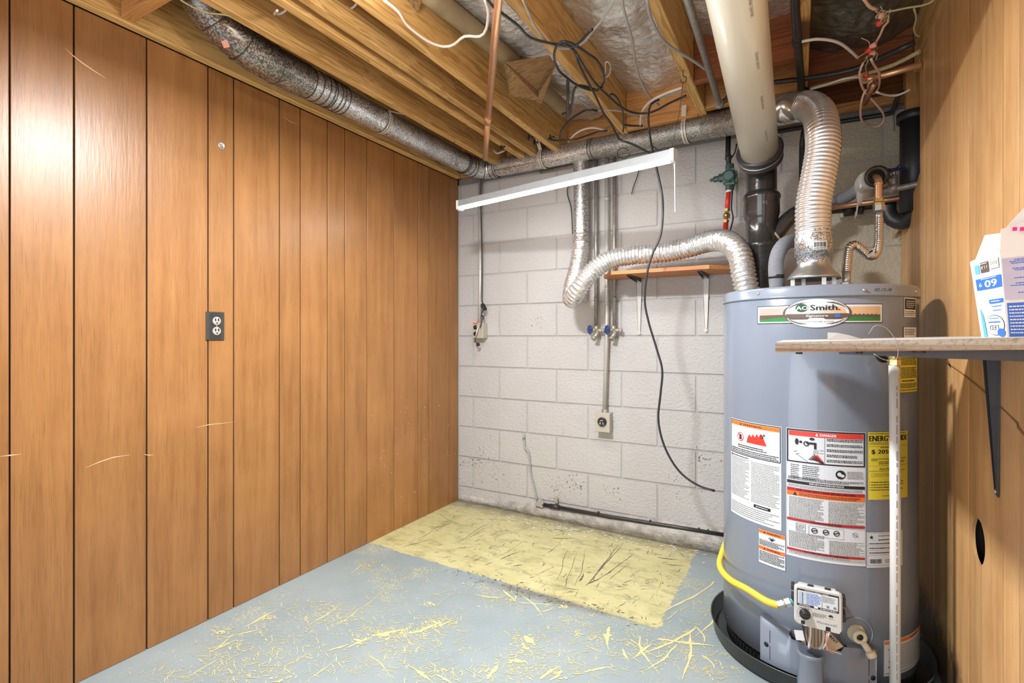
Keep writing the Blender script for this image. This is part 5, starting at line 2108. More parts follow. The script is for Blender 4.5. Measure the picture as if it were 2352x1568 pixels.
while z < .9:
    L = random.choice([.012, .02, .028])
    d.rect(-.0012, z, .0008, z + L, 'print_grey', 1)
    z += L + random.choice([.006, .006, .022])
d.build('pipe_print', dp, kind='stuff')
# hanging yellow tag behind the pipe
p0 = tank_hit(2064, 815)[0]
d = Decal(tmap(p0, 1.077, TR + .003), ['yellow_label'])
w = (tank_hit(2103, 815)[0] - p0) * TR
d.rect(0, 0, w, .135, 'yellow_label', 1)
d.rect(-.0005, -.0005, w + .0005, .1355, 'black', .7)
d.lines(.004, .006, w - .004, .052, 11, 'black', 2, .6, .1)
d.lines(.004, .058, w - .004, .092, 8, 'black', 2, .6, .1)
d.lines(.010, .097, w - .010, .103, 1, 'black', 2, .7)
d.lines(.004, .107, w - .004, .122, 4, 'black', 2, .6, .1)
d.lines(.004, .126, w - .004, .130, 1, 'black', 2, .6, .1)
d.build('hanging_tag', None, label='narrow yellow warning tag with fine black print hanging beside the white pipe', cat='tag')

# ================================================================== YELLOW GAS HOSE
gh = thing('gas_hose', (-.2, 1.95, .3), 'yellow coated gas hose curving round the left of the tank', 'hose')
P = [PD(1790, 1390, 1.585), PD(1760, 1380, 1.62), PD(1715, 1352, 1.69), PD(1676, 1330, 1.77), PD(1654, 1302, 1.87), PD(1657, 1274, 1.97), PD(1672, 1240, 2.07), PD(1700, 1225, 2.2)]
b = MB()
b.tube(P, .0105, 18, res=.0022, rfun=lambda s, i: .0105 + (.0011 * sin(2 * pi * s / .0085) if s < .10 else .0003 * sin(2 * pi * s / .0085)))
b.build('hose_tube', M['yellow_hose'], gh)
b = MB()
e0, e1 = PD(1788, 1389, 1.588), Vector((-.012, 1.80, .303))
dd = (e1 - e0)
b.tube([e0 - dd * .05, e0 + dd * .30], .0135, 6, smooth=False)
b.tube([e0 + dd * .30, e0 + dd * .42], .0105, 14)
b.tube([e0 + dd * .42, e0 + dd * .72], .0145, 6, smooth=False)
b.build('coupling_nut', M['zinc'], gh)
b = MB()
b.tube([e0 + dd * .70, e1], .0115, 14)
b.build('coupling_tail', plain('teal_thread_seal', (.10, .32, .38), .35, .5), gh)

# ================================================================== BIG IVORY DRAIN PIPE
bp = thing('ivory_drain_pipe', (-.148, 2.4, 1.9), 'large ivory plastic drain pipe sloping back between the joists', 'pipe')
Q0, Q1 = Vector((-.148, .45, 2.165)), Vector((-.148, 2.438, 1.905))
b = MB()
b.tube([Q0, Q0.lerp(Q1, .5), Q1], .074, 48)
b.build('pipe_barrel', M['pvc'], bp)
ad = (Q1 - Q0).normalized()
b = MB()
td = (ad + Vector((.10, 0, -.42))).normalized()
b.lathe(Q1 - td * .012, [(.074, -.004), (.088, -.002), (.093, .004), (.093, .014), (.086, .020), (.084, .040), (.088, .046), (.086, .062), (.070, .070), (.0001, .072)], 48, 0, td)
cpl = b.build('rubber_coupling', M['rubber'], bp, label='black rubber coupling on the end of the ivory pipe')
b = MB()
b.torus(Q1 + td * .022, td, .0858, .0022, 40, 6)
b.build('clamp_band', M['zinc'], cpl)
# printed marks along the pipe
d = Decal(lambda a, b_, hh: tuple(Q0 + ad * (a) + Vector((sin(.55 + b_ / .075), 0, 0)) * (.0755 + hh) - Vector((0, 0, 1)) * (.0755 + hh) * cos(.55 + b_ / .075)), ['print_grey'])
for k in range(5):
    d.text('SEWER DRAIN', 1.02 + k * .24, 0, .0085, 'print_grey', 1, w=.085)
d.build('pipe_print', bp, kind='stuff')

# ================================================================== CAST IRON STACK
ci = thing('cast_iron_stack', (-.148, 2.52, 0), 'black cast iron soil stack with hubs behind the tank', 'pipe')
CX, CYY = -.148, 2.56
b = MB()
b.tube([Q1 + ad * .03, Q1 + ad * .06 + Vector((0, 0, -.01)), Vector((CX, CYY - .004, 1.865)), Vector((CX, CYY, 1.82)), Vector((CX, CYY, 1.74))], .063, 36, res=.02)
b.build('stack_section', M['cast_iron'], ci)
b = MB()
b.lathe((CX, CYY, 0), [(.063, 1.76), (.074, 1.748), (.078, 1.742), (.078, 1.728), (.074, 1.722), (.075, 1.66), (.069, 1.640), (.065, 1.63), (.064, 1.535), (.070, 1.530), (.072, 1.52), (.070, 1.51), (.066, 1.505),
                       (.0655, 1.2), (.0655, .02)], 40)
b.build('stack_hub', M['cast_iron'], ci)
b = MB()
b.tube([(CX + .02, CYY, 1.52), (CX + .06, CYY + .005, 1.57), (CX + .11, CYY + .02, 1.635), (CX + .16, CYY + .05, 1.668), (CX + .21, CYY + .08, 1.675)], .034, 24, res=.015)
b.build('side_branch', M['cast_iron'], ci)
b = MB()
b.torus((CX + .058, CYY + .003, 1.560), (.8, .05, .6), .034, .005, 28, 8)
b.build('joint_sealant', plain('tan_sealant', (.36, .30, .18), .5), ci)
d = Decal(lambda a, b_, hh: (CX + (.0758 + hh) * sin(.25 + a / .075), CYY - (.0758 + hh) * cos(.25 + a / .075), 1.72 - b_), ['print_grey'])
d.text('92', 0, .024, .014, 'print_grey', 1)
d.build('cast_mark', ci)

# ================================================================== GREY FOAM COVERED PIPE
fp = thing('foam_covered_pipe', (-.073, 2.193, 1.29), 'bent pipe in grey foam sleeve rising from the tank lid', 'pipe')
b = MB()
b.tube([(-.073, 2.193, 1.292), PD(1782, 612, 1.95), PD(1789, 578, 1.955), PD(1806, 558, 1.99), PD(1832, 552, 2.06), PD(1862, 552, 2.16)], .0265, 22, res=.012)
b.build('foam_sleeve', M['foam'], fp)
b = MB()
q = PD(1783, 640, 1.95)
b.tube([q, q + Vector((0, 0, .014))], .0273, 22)
b.build('tape_band', M['black'], fp)

# ================================================================== FLEXIBLE STEEL CONNECTOR + COPPER
fc = thing('flexible_water_connector', (.148, 2.195, 1.3), 'ribbed steel water connector with copper tail right of the hood', 'pipe')
P = [Vector((.148, 2.195, 1.342)), PD(1947, 590, 1.86), PD(1950, 571, 1.865), PD(1962, 562, 1.87), PD(1980, 574, 1.88), PD(1998, 588, 1.89), PD(2012, 582, 1.905), PD(2018, 555, 1.92), PD(2019, 500, 1.93)]
b = MB()
b.tube(P, .0135, 24, res=.0018, rfun=ribbed(.0122, .0032, .0085))
b.build('ribbed_tube', M['chrome'], fc)
b = MB()
b.tube([(.148, 2.195, 1.29), (.148, 2.195, 1.345)], .0135, 18)
b.tube([(.148, 2.195, 1.288), (.148, 2.195, 1.306)], .019, 6, smooth=False)
b.build('steel_nut', M['zinc'], fc)
b = MB()
b.tube([PD(2019, 506, 1.93), PD(2019, 484, 1.93)], .0125, 18)
b.tube([PD(2019, 484, 1.93), PD(2019, 472, 1.93)], .0195, 6, smooth=False)
b.build('steel_nut', M['zinc'], fc)
b = MB()
b.tube([PD(2018, 472, 1.93), PD(2018, 466, 1.93)], .019, 6, smooth=False)
b.tube([PD(2018, 464, 1.93), PD(2018, 456, 1.93)], .0155, 8, smooth=False)
b.build('brass_union', M['brass'], fc)
b = MB()
b.tube([PD(2018, 458, 1.93), PD(2018, 424, 1.93), PD(2018, 414, 1.932), PD(2015, 408, 1.96), PD(2008, 405, 2.03)], .0115, 16, res=.008)
b.tube([PD(2018, 424, 1.93), PD(2018, 418, 1.93)], .0135, 16)
b.build('copper_tail', M['copper'], fc)
b = MB()
d = Decal(lambda a, b_, hh: tuple(PD(1996 + a, 578 + b_ * 1.0, 1.872 - hh)), ['paper'])
d.poly([(-8, 2), (10, -8), (14, 6), (-3, 14)], 'paper', 1)
d.poly([(-6, 3), (8, -5), (9, -1), (-4, 7)], 'navy_handle', 3)
d.build('connector_tag', fc)

# insulated cold pipe wrap with open end
wp = thing('wrapped_pipe', (.20, 2.4, 1.6), 'pipe wrapped in grey insulation tape at the block wall', 'pipe')
b = MB()
pA, pB = PD(2014, 405, 1.98), PD(1990, 418, 2.15)
b.tube([pA, pA.lerp(pB, .35), pB, PD(1985, 440, 2.22)], .040, 24, res=.02, cap=False)
b.build('wrap_sleeve', M['wrap'], wp)
b = MB()
b.lathe(pA, [(.041, .003), (.041, -.003), (.024, -.001), (.024, .02)], 24, 0, (pB - pA))
b.build('sleeve_mouth', M['black_iron'], wp)
b = MB()
b.tube([PD(1975, 432, 2.2), PD(1945, 452, 2.28), PD(1930, 458, 2.32)], .026, 18, res=.02)
b.tube([PD(1932, 458, 2.32), PD(1900, 464, 2.36), PD(1860, 470, 2.42)], .017, 16)
b.build('wrap_branch', M['foam'], wp)
b = MB()
pts = [PD(1968, 440, 2.14), PD(1982, 446, 2.14), PD(1981, 466, 2.15), PD(1970, 470, 2.15)]
b.prism(pts, (0, .002, 0))
pts = [PD(1968, 466, 2.16), PD(1972, 468, 2.16), PD(1969, 492, 2.16), PD(1962, 505, 2.16), PD(1966, 486, 2.16)]
b.prism(pts, (0, .002, 0))
pts = [PD(1976, 402, 2.08), PD(1991, 392, 2.06), PD(1990, 410, 2.06), PD(1975, 434, 2.08)]
b.prism(pts, (0, .002, 0))
b.build('loose_tape', M['wrap'], wp)
# horizontal copper and black pipes along the wall at the right
b = MB()
b.tube([PY(1905, 478, 2.70), PY(2010, 463, 2.68), PY(2108, 449, 2.64), PY(2160, 441, 2.62)], .0115, 16)
b.build('copper_pipe', M['copper_old'], None, 'copper pipe running across the block wall behind the vent', 'pipe')
b = MB()
b.tube([PY(1898, 486, 2.76), PY(2000, 474, 2.76), PY(2035, 470, 2.76)], .013, 14)
b.tube([PY(1938, 484, 2.755), PY(1962, 481, 2.755)], .027, 18)
b.tube([PY(1970, 480, 2.755), PY(1984, 479, 2.755)], .024, 18)
b.build('black_fitting_pipe', M['abs'], None, 'black pipe with two thick fittings just under the copper pipe', 'pipe')
tr = thing('black_drain_trap', (.3, 2.7, 1.5), 'black drain trap curving into the broken panelling', 'pipe')
b = MB()
b.tube([PY(2040, 462, 2.72), PY(2040, 486, 2.72), PY(2052, 505, 2.71), PY(2075, 511, 2.69), PY(2094, 500, 2.66), PY(2106, 480, 2.64), PY(2125, 470, 2.62)], .030, 22, res=.02)
b.build('trap_bend', M['abs'], tr)
b = MB()
b.tube([PY(2078, 448, 2.66), PY(2100, 442, 2.64), PY(2135, 434, 2.62)], .026, 20)
b.tube([PY(2080, 462, 2.66), PY(2106, 458, 2.64), PY(2135, 452, 2.62)], .018, 20)
b.tube([PY(2074, 449, 2.665), PY(2080, 447, 2.66)], .031, 20)
b.build('trap_arm', M['abs'], tr)
# stop valve right, with dark cross handle
sv = thing('stop_valve', PD(2050, 440, 2.2), 'old stop valve with dark navy cross handle near the panelling', 'valve')
b = MB()
b.tube([PY(2028, 437, 2.56), PY(2050, 434, 2.55), PY(2075, 430, 2.54), PY(2110, 422, 2.52), PY(2150, 412, 2.50)], .012, 14)
q = PY(2051, 432, 2.55)
b.sphere(q, .021, 14)
b.tube([q, q + Vector((.003, 0, .050))], .014, 12)
b.tube([q + Vector((0, 0, .022)), q + Vector((0, 0, .034))], .019, 6, smooth=False)
b.build('valve_body', M['old_pipe'], sv)
b = MB()
t0 = q + Vector((.003, 0, .05))
b.tube([t0, t0 + Vector((0, 0, .022))], .005, 8)
b.build('stem', M['steel'], sv)
b = MB()
t1 = t0 + Vector((0, 0, .024))
b.sphere(t1, .010, 10, sc=(1, 1, .7))
for a in range(4):
    aa = a * pi / 2 + .4
    b.tube([t1, t1 + Vector((cos(aa) * .024, sin(aa) * .024, 0)), t1 + Vector((cos(aa) * .038, sin(aa) * .038, 0))], .005, 8, rfun=lambda s, i: (.005, .0055, .008)[i])
    b.sphere(t1 + Vector((cos(aa) * .037, sin(aa) * .037, 0)), .0082, 8)
b.build('handle', M['navy_handle'], sv)

# black drain pipe, top right
ab = thing('black_vertical_drain', (.405, 2.62, 1.6), 'black plastic drain pipe with flange at the upper right corner', 'pipe')
ax0 = PY(2100, 300, 2.62).x
b = MB()
zz = PY(2080, 268, 2.62).z
b.tube([(ax0, 2.63, zz), (ax0, 2.63, 1.62)], .047, 28)
b.build('drain_barrel', M['abs'], ab)
b = MB()
b.tube([(ax0, 2.63, zz + .014), (ax0, 2.63, zz - .02)], .058, 28)
b.build('drain_flange', M['abs'], ab)

# ================================================================== PIPES UNDER THE JOISTS
b = MB()
b.tube([(-.29, .4, 2.125), (-.292, 1.6, 2.125), PZ(1652, 238, 2.12)], .0125, 16)
e = PZ(1652, 238, 2.12)
b.tube([e - Vector((0, .01, 0)), e + Vector((0, .02, 0))], .0165, 16)
b.tube([e, e + Vector((.01, .10, .05)), e + Vector((.02, .20, .105)), e + Vector((.03, .34, .105)), e + Vector((.035, .43, .05)), PY(1673, 312, 2.768)], .0125, 14, res=.03)
b.build('black_gas_pipe', M['old_pipe'], None, 'dull grey gas pipe hung along the joist left of the ivory pipe', 'pipe')
b = MB()
e = PZ(1842, 208, 2.15)
b.tube([(-.022, .4, 2.145), PZ(1827, 20, 2.145), PZ(1834, 120, 2.145), e], .0135, 16)
b.tube([PZ(1830, 92, 2.145), PZ(1831, 100, 2.145)], .0165, 14)
b.tube([e, e + Vector((.006, .08, .002)), Vector((e.x + .012, 2.50, 2.155)), Vector((e.x + .016, 2.60, 2.14)), Vector((e.x + .02, 2.67, 2.08)), PY(1843, 330, 2.68), PY(1842, 480, 2.70)], .0125, 14, res=.03)
b.build('black_iron_pipe', M['black_iron'], None, 'black iron pipe under the joist right of the ivory pipe', 'pipe')
b = MB()
q0, q1 = PZ(1144, 0, 2.150), PZ(1114, 364, 2.150)
dd = q1 - q0
b.tube([q0 - dd * .9, q0, q0 + dd * .62], .0145, 16)
b.tube([q0 + dd * .60, q0 + dd * .645], .0165, 16)
b.tube([q0 + dd * .64, q1], .0145, 16)
b.build('copper_rod', M['copper'], None, 'straight copper pipe slung diagonally under the joists', 'pipe')
# supply pipes crossing at the back right
b = MB()
b.tube([PZ(1770, 190, 2.155), PZ(1880, 176, 2.155), PZ(1960, 160, 2.155), PZ(2030, 130, 2.16), PZ(2100, 98, 2.165)], .010, 12, res=.05)
b.build('black_supply_pipe', M['black_iron'], None, 'thin black pipe crossing under the red rim board', 'pipe')
b = MB()
b.tube([PZ(1862, 203, 2.14), PZ(1960, 178, 2.14), PZ(2050, 150, 2.14), PZ(2112, 118, 2.14)], .0075, 10, res=.05)
b.build('twine_covered_pipe', M['twine'], None, 'pale slim pipe crossing the bay near the twine', 'pipe')
b = MB()
b.tube([PZ(1975, 188, 2.12), PZ(2040, 170, 2.12), PZ(2118, 148, 2.12)], .0115, 12)
b.tube([PZ(1985, 184, 2.12), PZ(2012, 178, 2.12)], .0145, 14)
b.build('short_copper_pipe', M['copper'], None, 'short copper pipe ending at the wire cluster', 'pipe')
b = MB()
b.tube([PY(1986, 238, 2.5), PY(1996, 215, 2.45), PY(2010, 190, 2.40)], .011, 10)
b.build('rusty_stub', M['copper_old'], None, 'rusty angled stub below the wire cluster', 'pipe')
b = MB()
b.tube([PY(2150, 205, 2.60), PY(2090, 210, 2.62), PY(2068, 216, 2.68), PY(2058, 232, 2.75), PY(2048, 258, 2.84), PY(1990, 270, 2.858), PY(1800, 300, 2.85), PY(1700, 318, 2.85)], .010, 10, res=.04)
b.build('black_wall_pipe', M['black_iron'], None, 'black pipe bending down and running along the wall top', 'pipe')
b = MB()
b.tube([PY(1240, 396, 2.855), PY(1450, 352, 2.855), PY(1620, 316, 2.85), PY(1690, 303, 2.85)], .009, 10)
b.build('wall_top_pipe', M['old_pipe'], None, 'thin grey pipe along the wall top behind the duct', 'pipe')
b = MB()
b.tube([PY(2052, 300, 2.86), PY(2052, 256, 2.86)], .004, 8)
b.build('wall_wire', M['cable_grey'], None, 'short grey wire stapled to the block wall at right', 'cable')

# wrapped brown duct in the ceiling bay, cardboard pieces
b = MB()
b.tube([PZ(975, -20, 2.33), PZ(1075, 58, 2.33), PZ(1155, 124, 2.325), PZ(1240, 200, 2.32), PZ(1300, 255, 2.30)], .036, 24, res=.05)
b.build('wrapped_duct', M['wrapduct'], None, 'brown wrapped duct tucked between two joists', 'duct')
cc = thing('cardboard_piece', (-.9, 2.2, 2.2), 'folded brown cardboard stuffed up between the joists', 'cardboard')
b = MB()
b.prism([PZ(1163, 145, 2.28), PZ(1262, 128, 2.28), PZ(1276, 152, 2.27), PZ(1238, 208, 2.24)], (0, 0, .003))
b.build('cardboard_flap', M['card'], cc)
b = MB()
b.prism([PZ(1158, 146, 2.28), PZ(1236, 210, 2.24), PZ(1240, 232, 2.20), PZ(1172, 222, 2.20)], (.002, 0, .003))
b.prism([PZ(1276, 150, 2.26), PZ(1240, 208, 2.22), PZ(1232, 235, 2.20), PZ(1244, 238, 2.2)], (.002, 0, .003))
b.build('cardboard_side', M['card'], cc)
b = MB()
b.prism([PZ(936, 0, 2.27), PZ(958, 30, 2.26), PZ(966, 8, 2.28), PZ(962, -10, 2.3)], (.001, 0, .003))
b.build('bark_scrap', M['card'], None, 'ragged brown scrap hanging by the joist at the top edge', 'scrap')

# ================================================================== GAS REGULATOR AND RED PIPE
rg = thing('gas_regulator', PY(1672, 410, 2.74), 'dark green cast gas valve on a thin pipe at the block wall', 'valve')
q = PY(1676, 408, 2.74)
b = MB()
b.bbox((q.x - .030, q.y - .035, q.z - .040), (q.x + .035, q.y + .035, q.z + .038), .012, seg=2)
b.tube([q + Vector((0, 0, -.062)), q + Vector((0, 0, .066))], .020, 8, smooth=False)
b.lathe(q + Vector((0, -.03, 0)), [(.030, 0), (.030, .012), (.022, .018), (.0001, .018)], 8, 0, (0, -1, 0), smooth=False)
b.build('valve_casting', M['green_cast'], rg)
b = MB()
b.lathe(q + Vector((-.028, 0, .006)), [(.022, 0), (.022, .02), (.015, .024), (.015, .045), (.008, .05), (.008, .062), (.0001, .066)], 8, 0, (-1, 0, -.1), smooth=False)
b.build('side_cap', M['green_cast'], rg)
b = MB()
b.tube([PY(1673, 309, 2.768), PY(1672, 350, 2.745), q + Vector((-.004, 0, .06))], .0125, 14)
b.tube([PY(1673, 358, 2.74), PY(1673, 366, 2.74)], .016, 12)
b.build('riser', M['black_iron'], rg)
rp = thing('red_gas_pipe', PY(1668, 520, 2.72), 'short red painted pipe with brass shut-off behind the foil duct', 'pipe')
r0, r1 = PY(1674, 436, 2.74), PY(1663, 560, 2.72)
b = MB()
b.tube([r0, r0.lerp(r1, .38)], .0115, 16)
b.tube([r0.lerp(r1, .58), r1], .0115, 16)
b.build('red_barrel', M['red_paint'], rp)
b = MB()
b.tube([r0 + Vector((0, 0, .008)), r0 - Vector((0, 0, .012))], .0135, 14)
b.build('white_collar', M['white'], rp)
b = MB()
m0 = r0.lerp(r1, .48)
b.tube([r0.lerp(r1, .35), r0.lerp(r1, .40)], .0145, 6, smooth=False)
b.tube([r0.lerp(r1, .56), r0.lerp(r1, .61)], .0145, 6, smooth=False)
b.sphere(m0, .018, 14)
b.lathe(m0 + Vector((0, -.012, 0)), [(.010, 0), (.010, .012), (.0001, .012)], 10, 0, (0, -1, 0))
b.build('shut_off', M['brass'], rp)
b = MB()
b.tube([PY(1682, 438, 2.75), PY(1680, 480, 2.75), PY(1684, 500, 2.75), PY(1677, 530, 2.74)], .0035, 8, res=.02)
b.tube([PY(1692, 330, 2.75), PY(1688, 350, 2.75), PY(1676, 368, 2.75)], .0035, 8, res=.02)
b.build('thin_black_lead', M['cable_black'], None, 'thin black lead beside the red pipe', 'cable')

# ================================================================== THREE WATER PIPES WITH BLUE HANDLES
for i, (u, lab) in enumerate(((1369, 'left painted water pipe running down behind the foil duct'), (1394, 'middle painted conduit running down to the round socket'),
                              (1411, 'right painted water pipe running down behind the foil duct'))):
    b = MB()
    y = 2.835
    vb = 752 if i != 1 else 948
    ztop = 2.13
    xt = PY(u, 700, y).x
    zbm = PY(u if i != 1 else 1388, vb, y).z
    r = .0105 if i != 1 else .012
    if i == 1:
        b.tube([(xt, y, ztop), (xt, y, 1.14), (PY(1388, 900, y).x, y + .004, zbm)], r, 14)
    else:
        b.tube([(xt, y, ztop), (xt, y, zbm)], r, 14)
    for zz in ((1.9, 1.4, 1.3) if i == 1 else (1.55, 1.33)):
        b.tube([(xt, y, zz + .006), (xt, y, zz - .006)], r + .003, 12)
    b.build('wall_pipe', M['old_pipe'] if i != 1 else M['white_paint_metal'], None, lab, 'pipe')
for (u, v, lab) in ((1361, 757, 'left blue wheel handle valve on the block wall'), (1401, 757, 'right blue wheel handle valve on the block wall')):
    q = PY(u + 10, v + 1, 2.835)
    st = thing('hose_valve', q, lab, 'valve', 'blue handled valves on the block wall')
    b = MB()
    b.tube([q + Vector((-.004, .0, .026)), q + Vector((-.004, 0, -.006))], .014, 10)
    b.tube([q, q + Vector((.004, -.008, -.022)), q + Vector((-.006, -.030, -.045))], .0115, 12)
    b.tube([q + Vector((-.006, -.028, -.040)), q + Vector((-.008, -.034, -.052))], .0145, 12)
    b.tube([q + Vector((0, 0, 0)), q + Vector((.034, 0, -.002))], .010, 10)
    b.sphere(q + Vector((.036, 0, -.002)), .0125, 10)
    b.tube([q, q + Vector((-.022, -.026, .002))], .010, 12)
    b.build('valve_body', M['painted_brass'], st)
    hc = q + Vector((-.030, -.036, .002))
    axh = Vector((-.64, -.77, 0)).normalized()
    b = MB()
    e1 = axh.orthogonal().normalized()
    e2 = axh.cross(e1)
    pts = []
    for k in range(49):
        a = 2 * pi * k / 48
        rr = .0215 + .0022 * cos(8 * a)
        pts.append(hc + (e1 * cos(a) + e2 * sin(a)) * rr)
    b.tube(pts, .0034, 8, cap=False)
    for k in range(8):
        a = 2 * pi * k / 8
        b.tube([hc, hc + (e1 * cos(a) + e2 * sin(a)) * .022], .0021, 6)
        b.sphere(hc + (e1 * cos(a) + e2 * sin(a)) * .0235, .0048, 8)
    b.sphere(hc, .007, 10)
    b.tube([hc, hc - axh * .014], .005, 8)
    b.build('wheel_handle', M['blue_handle'], st)

# round socket box
sb_ = thing('round_socket_box', PY(1384, 970, 2.84), 'beige metal box with round black socket low on the block wall', 'socket')
p0, p1 = PY(1368, 947, 2.815), PY(1400, 993, 2.815)
b = MB()
b.bbox((p0.x, 2.82, p1.z), (p1.x, YB, p0.z), .003)
b.bbox((p0.x - .002, 2.814, p1.z - .002), (p1.x + .002, 2.8205, p0.z + .002), .002)
b.build('box_body', M['box_beige'], sb_)
cx_, cz_ = (p0.x + p1.x) / 2 - .001, (p0.z + p1.z) / 2 + .004
b = MB()
b.lathe((cx_, 2.8145, cz_), [(.026, 0), (.026, .010), (.023, .013), (.020, .012), (.0001, .012)], 28, 0, (0, -1, 0))
b.build('socket_face', M['bakelite'], sb_)
b = MB()
b.box((cx_ - .008, 2.8010, cz_ + .006), (cx_ + .008, 2.8024, cz_ + .011))
b.prism([(cx_ - .014, 2.8024, cz_ - .012), (cx_ - .010, 2.8024, cz_ - .016), (cx_ - .004, 2.8024, cz_ - .004), (cx_ - .008, 2.8024, cz_ - .001)], (0, -.001, 0))
b.prism([(cx_ + .014, 2.8024, cz_ - .012), (cx_ + .010, 2.8024, cz_ - .016), (cx_ + .004, 2.8024, cz_ - .004), (cx_ + .008, 2.8024, cz_ - .001)], (0, -.001, 0))
b.build('socket_slot', M['zinc'], sb_)
b = MB()
b.tube([(PY(1388, 940, 2.835).x, 2.838, p0.z - .002), (PY(1388, 940, 2.835).x, 2.838, p0.z + .018)], .0175, 8, smooth=False)
b.build('box_connector', M['zinc'], sb_)

# ================================================================== LEFT CONDUIT, OUTLET BOX AND PLUG
xq = PY(1103, 560, 2.845).x
b = MB()
b.tube([(xq, 2.845, 2.13), (xq, 2.845, 1.45), (xq - .006, 2.845, PY(1100, 744, 2.84).z)], .0115, 14)
for z in (1.94, 1.56, 1.335):
    b.tube([(xq, 2.845, z), (xq, 2.845, z - .008)], .0135, 14)
b.build('painted_conduit', M['white_paint_metal'], None, 'painted conduit dropping to the outlet box by the panelled corner', 'conduit')
ob = thing('outlet_box', PY(1098, 766, 2.83), 'small metal outlet box with double socket on the block wall', 'outlet')
p0, p1 = PY(1086, 741, 2.82), PY(1107, 777, 2.82)
b = MB()
b.bbox((p0.x, 2.815, p1.z), (p1.x + .012, YB, p0.z), .003)
b.build('box_body', M['box_beige'], ob)
for dz in (.021, -.021):
    b = MB()
    cz = (p0.z + p1.z) / 2 + dz
    b.lathe((p0.x + .024, 2.8155, cz), [(.015, 0), (.015, .003), (.0001, .003)], 20, 0, (0, -1, 0))
    b.build('receptacle', M['bakelite'], ob)
b = MB()
b.prism([(p0.x + .012, 2.80, p0.z + .020), (p0.x + .040, 2.80, p0.z + .010), (p0.x + .044, 2.80, p0.z - .002), (p0.x + .012, 2.80, p0.z + .006)], (0, .012, 0))
b.build('salmon_flag', M['salmon'], ob, label='pink rag of tape on top of the box')
b = MB()
xc = xq + .020
b.tube([(-1.70, 2.70, 2.18), (xc, 2.82, 2.10), (xc, 2.836, 1.6), (xc, 2.834, PY(1108, 690, 2.83).z), PY(1114, 700, 2.82), PY(1110, 712, 2.81), PY(1106, 722, 2.815), PY(1110, 730, 2.81), PY(1106, 738, 2.80),
        PY(1103, 752, 2.79)], .0035, 8, res=.02)
for k in range(5):
    b.torus(PY(1109 + k, 702 + 1.5 * k, 2.822 - .004 * k), (.8, -.5, .1 * k), .014, .0026, 18, 6)
b.torus(PY(1108, 728, 2.82), (.8, -.5, .3), .012, .0026, 18, 6)
b.build('coiled_cord', M['cable_black'], None, 'black cord coiled beside the small outlet box', 'cord')
b = MB()
b.tube([PY(1099, 748, 2.795), PY(1095, 762, 2.79), PY(1092, 775, 2.80)], .0042, 8)
b.build('white_lead', M['cable_white'], None, 'short white lead across the small outlet box', 'cord')
b = MB()
b.tube([PY(1092, 775, 2.80), PY(1092, 784, 2.81), PY(1098, 791, 2.81)], .0035, 8, res=.01)
b.lathe(PY(1098, 791, 2.812), [(.0001, -.006), (.012, -.006), (.0135, 0), (.012, .006), (.0001, .006)], 8, 0, (0, -1, .2), smooth=False)
b.build('hanging_plug', M['bakelite'], None, 'small black plug hanging below the outlet box', 'plug')

# ================================================================== OUTLET AND DISC ON THE LEFT WALL
lo = thing('wall_outlet', PX(493, 750, XL), 'dark ribbed double outlet on the wood panelling', 'outlet')
y0, y1 = PX(472, 750, XL).y, PX(514, 750, XL).y
z1, z0 = PX(493, 716, XL).z, PX(493, 781, XL).z
b = MB()
b.bbox((XL, y0, z0), (XL + .005, y1, z1), .0015)
for k in range(13):
    y = y0 + (y1 - y0) * (.20 + .05 * k)
    b.box((XL + .005, y, z0 + .004), (XL + .0062, y + (y1 - y0) * .022, z1 - .004))
b.build('cover_plate', M['brownplate'], lo)
for dz in (.020, -.020):
    yc_ = (y0 + y1) / 2 + .004
    zc_ = (z0 + z1) / 2 + dz
    b = MB()
    b.lathe((XL + .005, yc_, zc_), [(.0165, 0), (.0165, .0028), (.015, .0035), (.0001, .0035)], 24, 0, (1, 0, 0))
    soc = b.build('socket_face', M['socket_grey'], lo)
    b = MB()
    b.box((XL + .0083, yc_ - .0085, zc_ + .000), (XL + .0090, yc_ - .0035, zc_ + .010))
    b.box((XL + .0083, yc_ + .0035, zc_ + .000), (XL + .0090, yc_ + .0085, zc_ + .010))
    b.lathe((XL + .0083, yc_, zc_ - .008), [(.003, 0), (.003, .0007), (.0001, .0007)], 10, 0, (1, 0, 0))
    b.build('socket_slot', M['black'], soc)
b = MB()
b.sphere((XL + .0062, (y0 + y1) / 2 + .004, (z0 + z1) / 2), .0028, 8)
b.build('plate_screw', M['zinc'], lo)
q = PX(509, 334, XL)
dk = thing('metal_disc', q, 'small round metal disc on the upper panelling', 'disc')
b = MB()
b.lathe((XL, q.y, q.z), [(.014, 0), (.014, .0012), (.0135, .002), (.0105, .0022), (.009, .0014), (.0001, .0014)], 28, 0, (1, 0, 0))
b.build('disc_face', M['zinc'], dk)
b = MB()
b.sphere((XL + .002, q.y, q.z), .0035, 8)
b.build('disc_screw', M['steel'], dk)

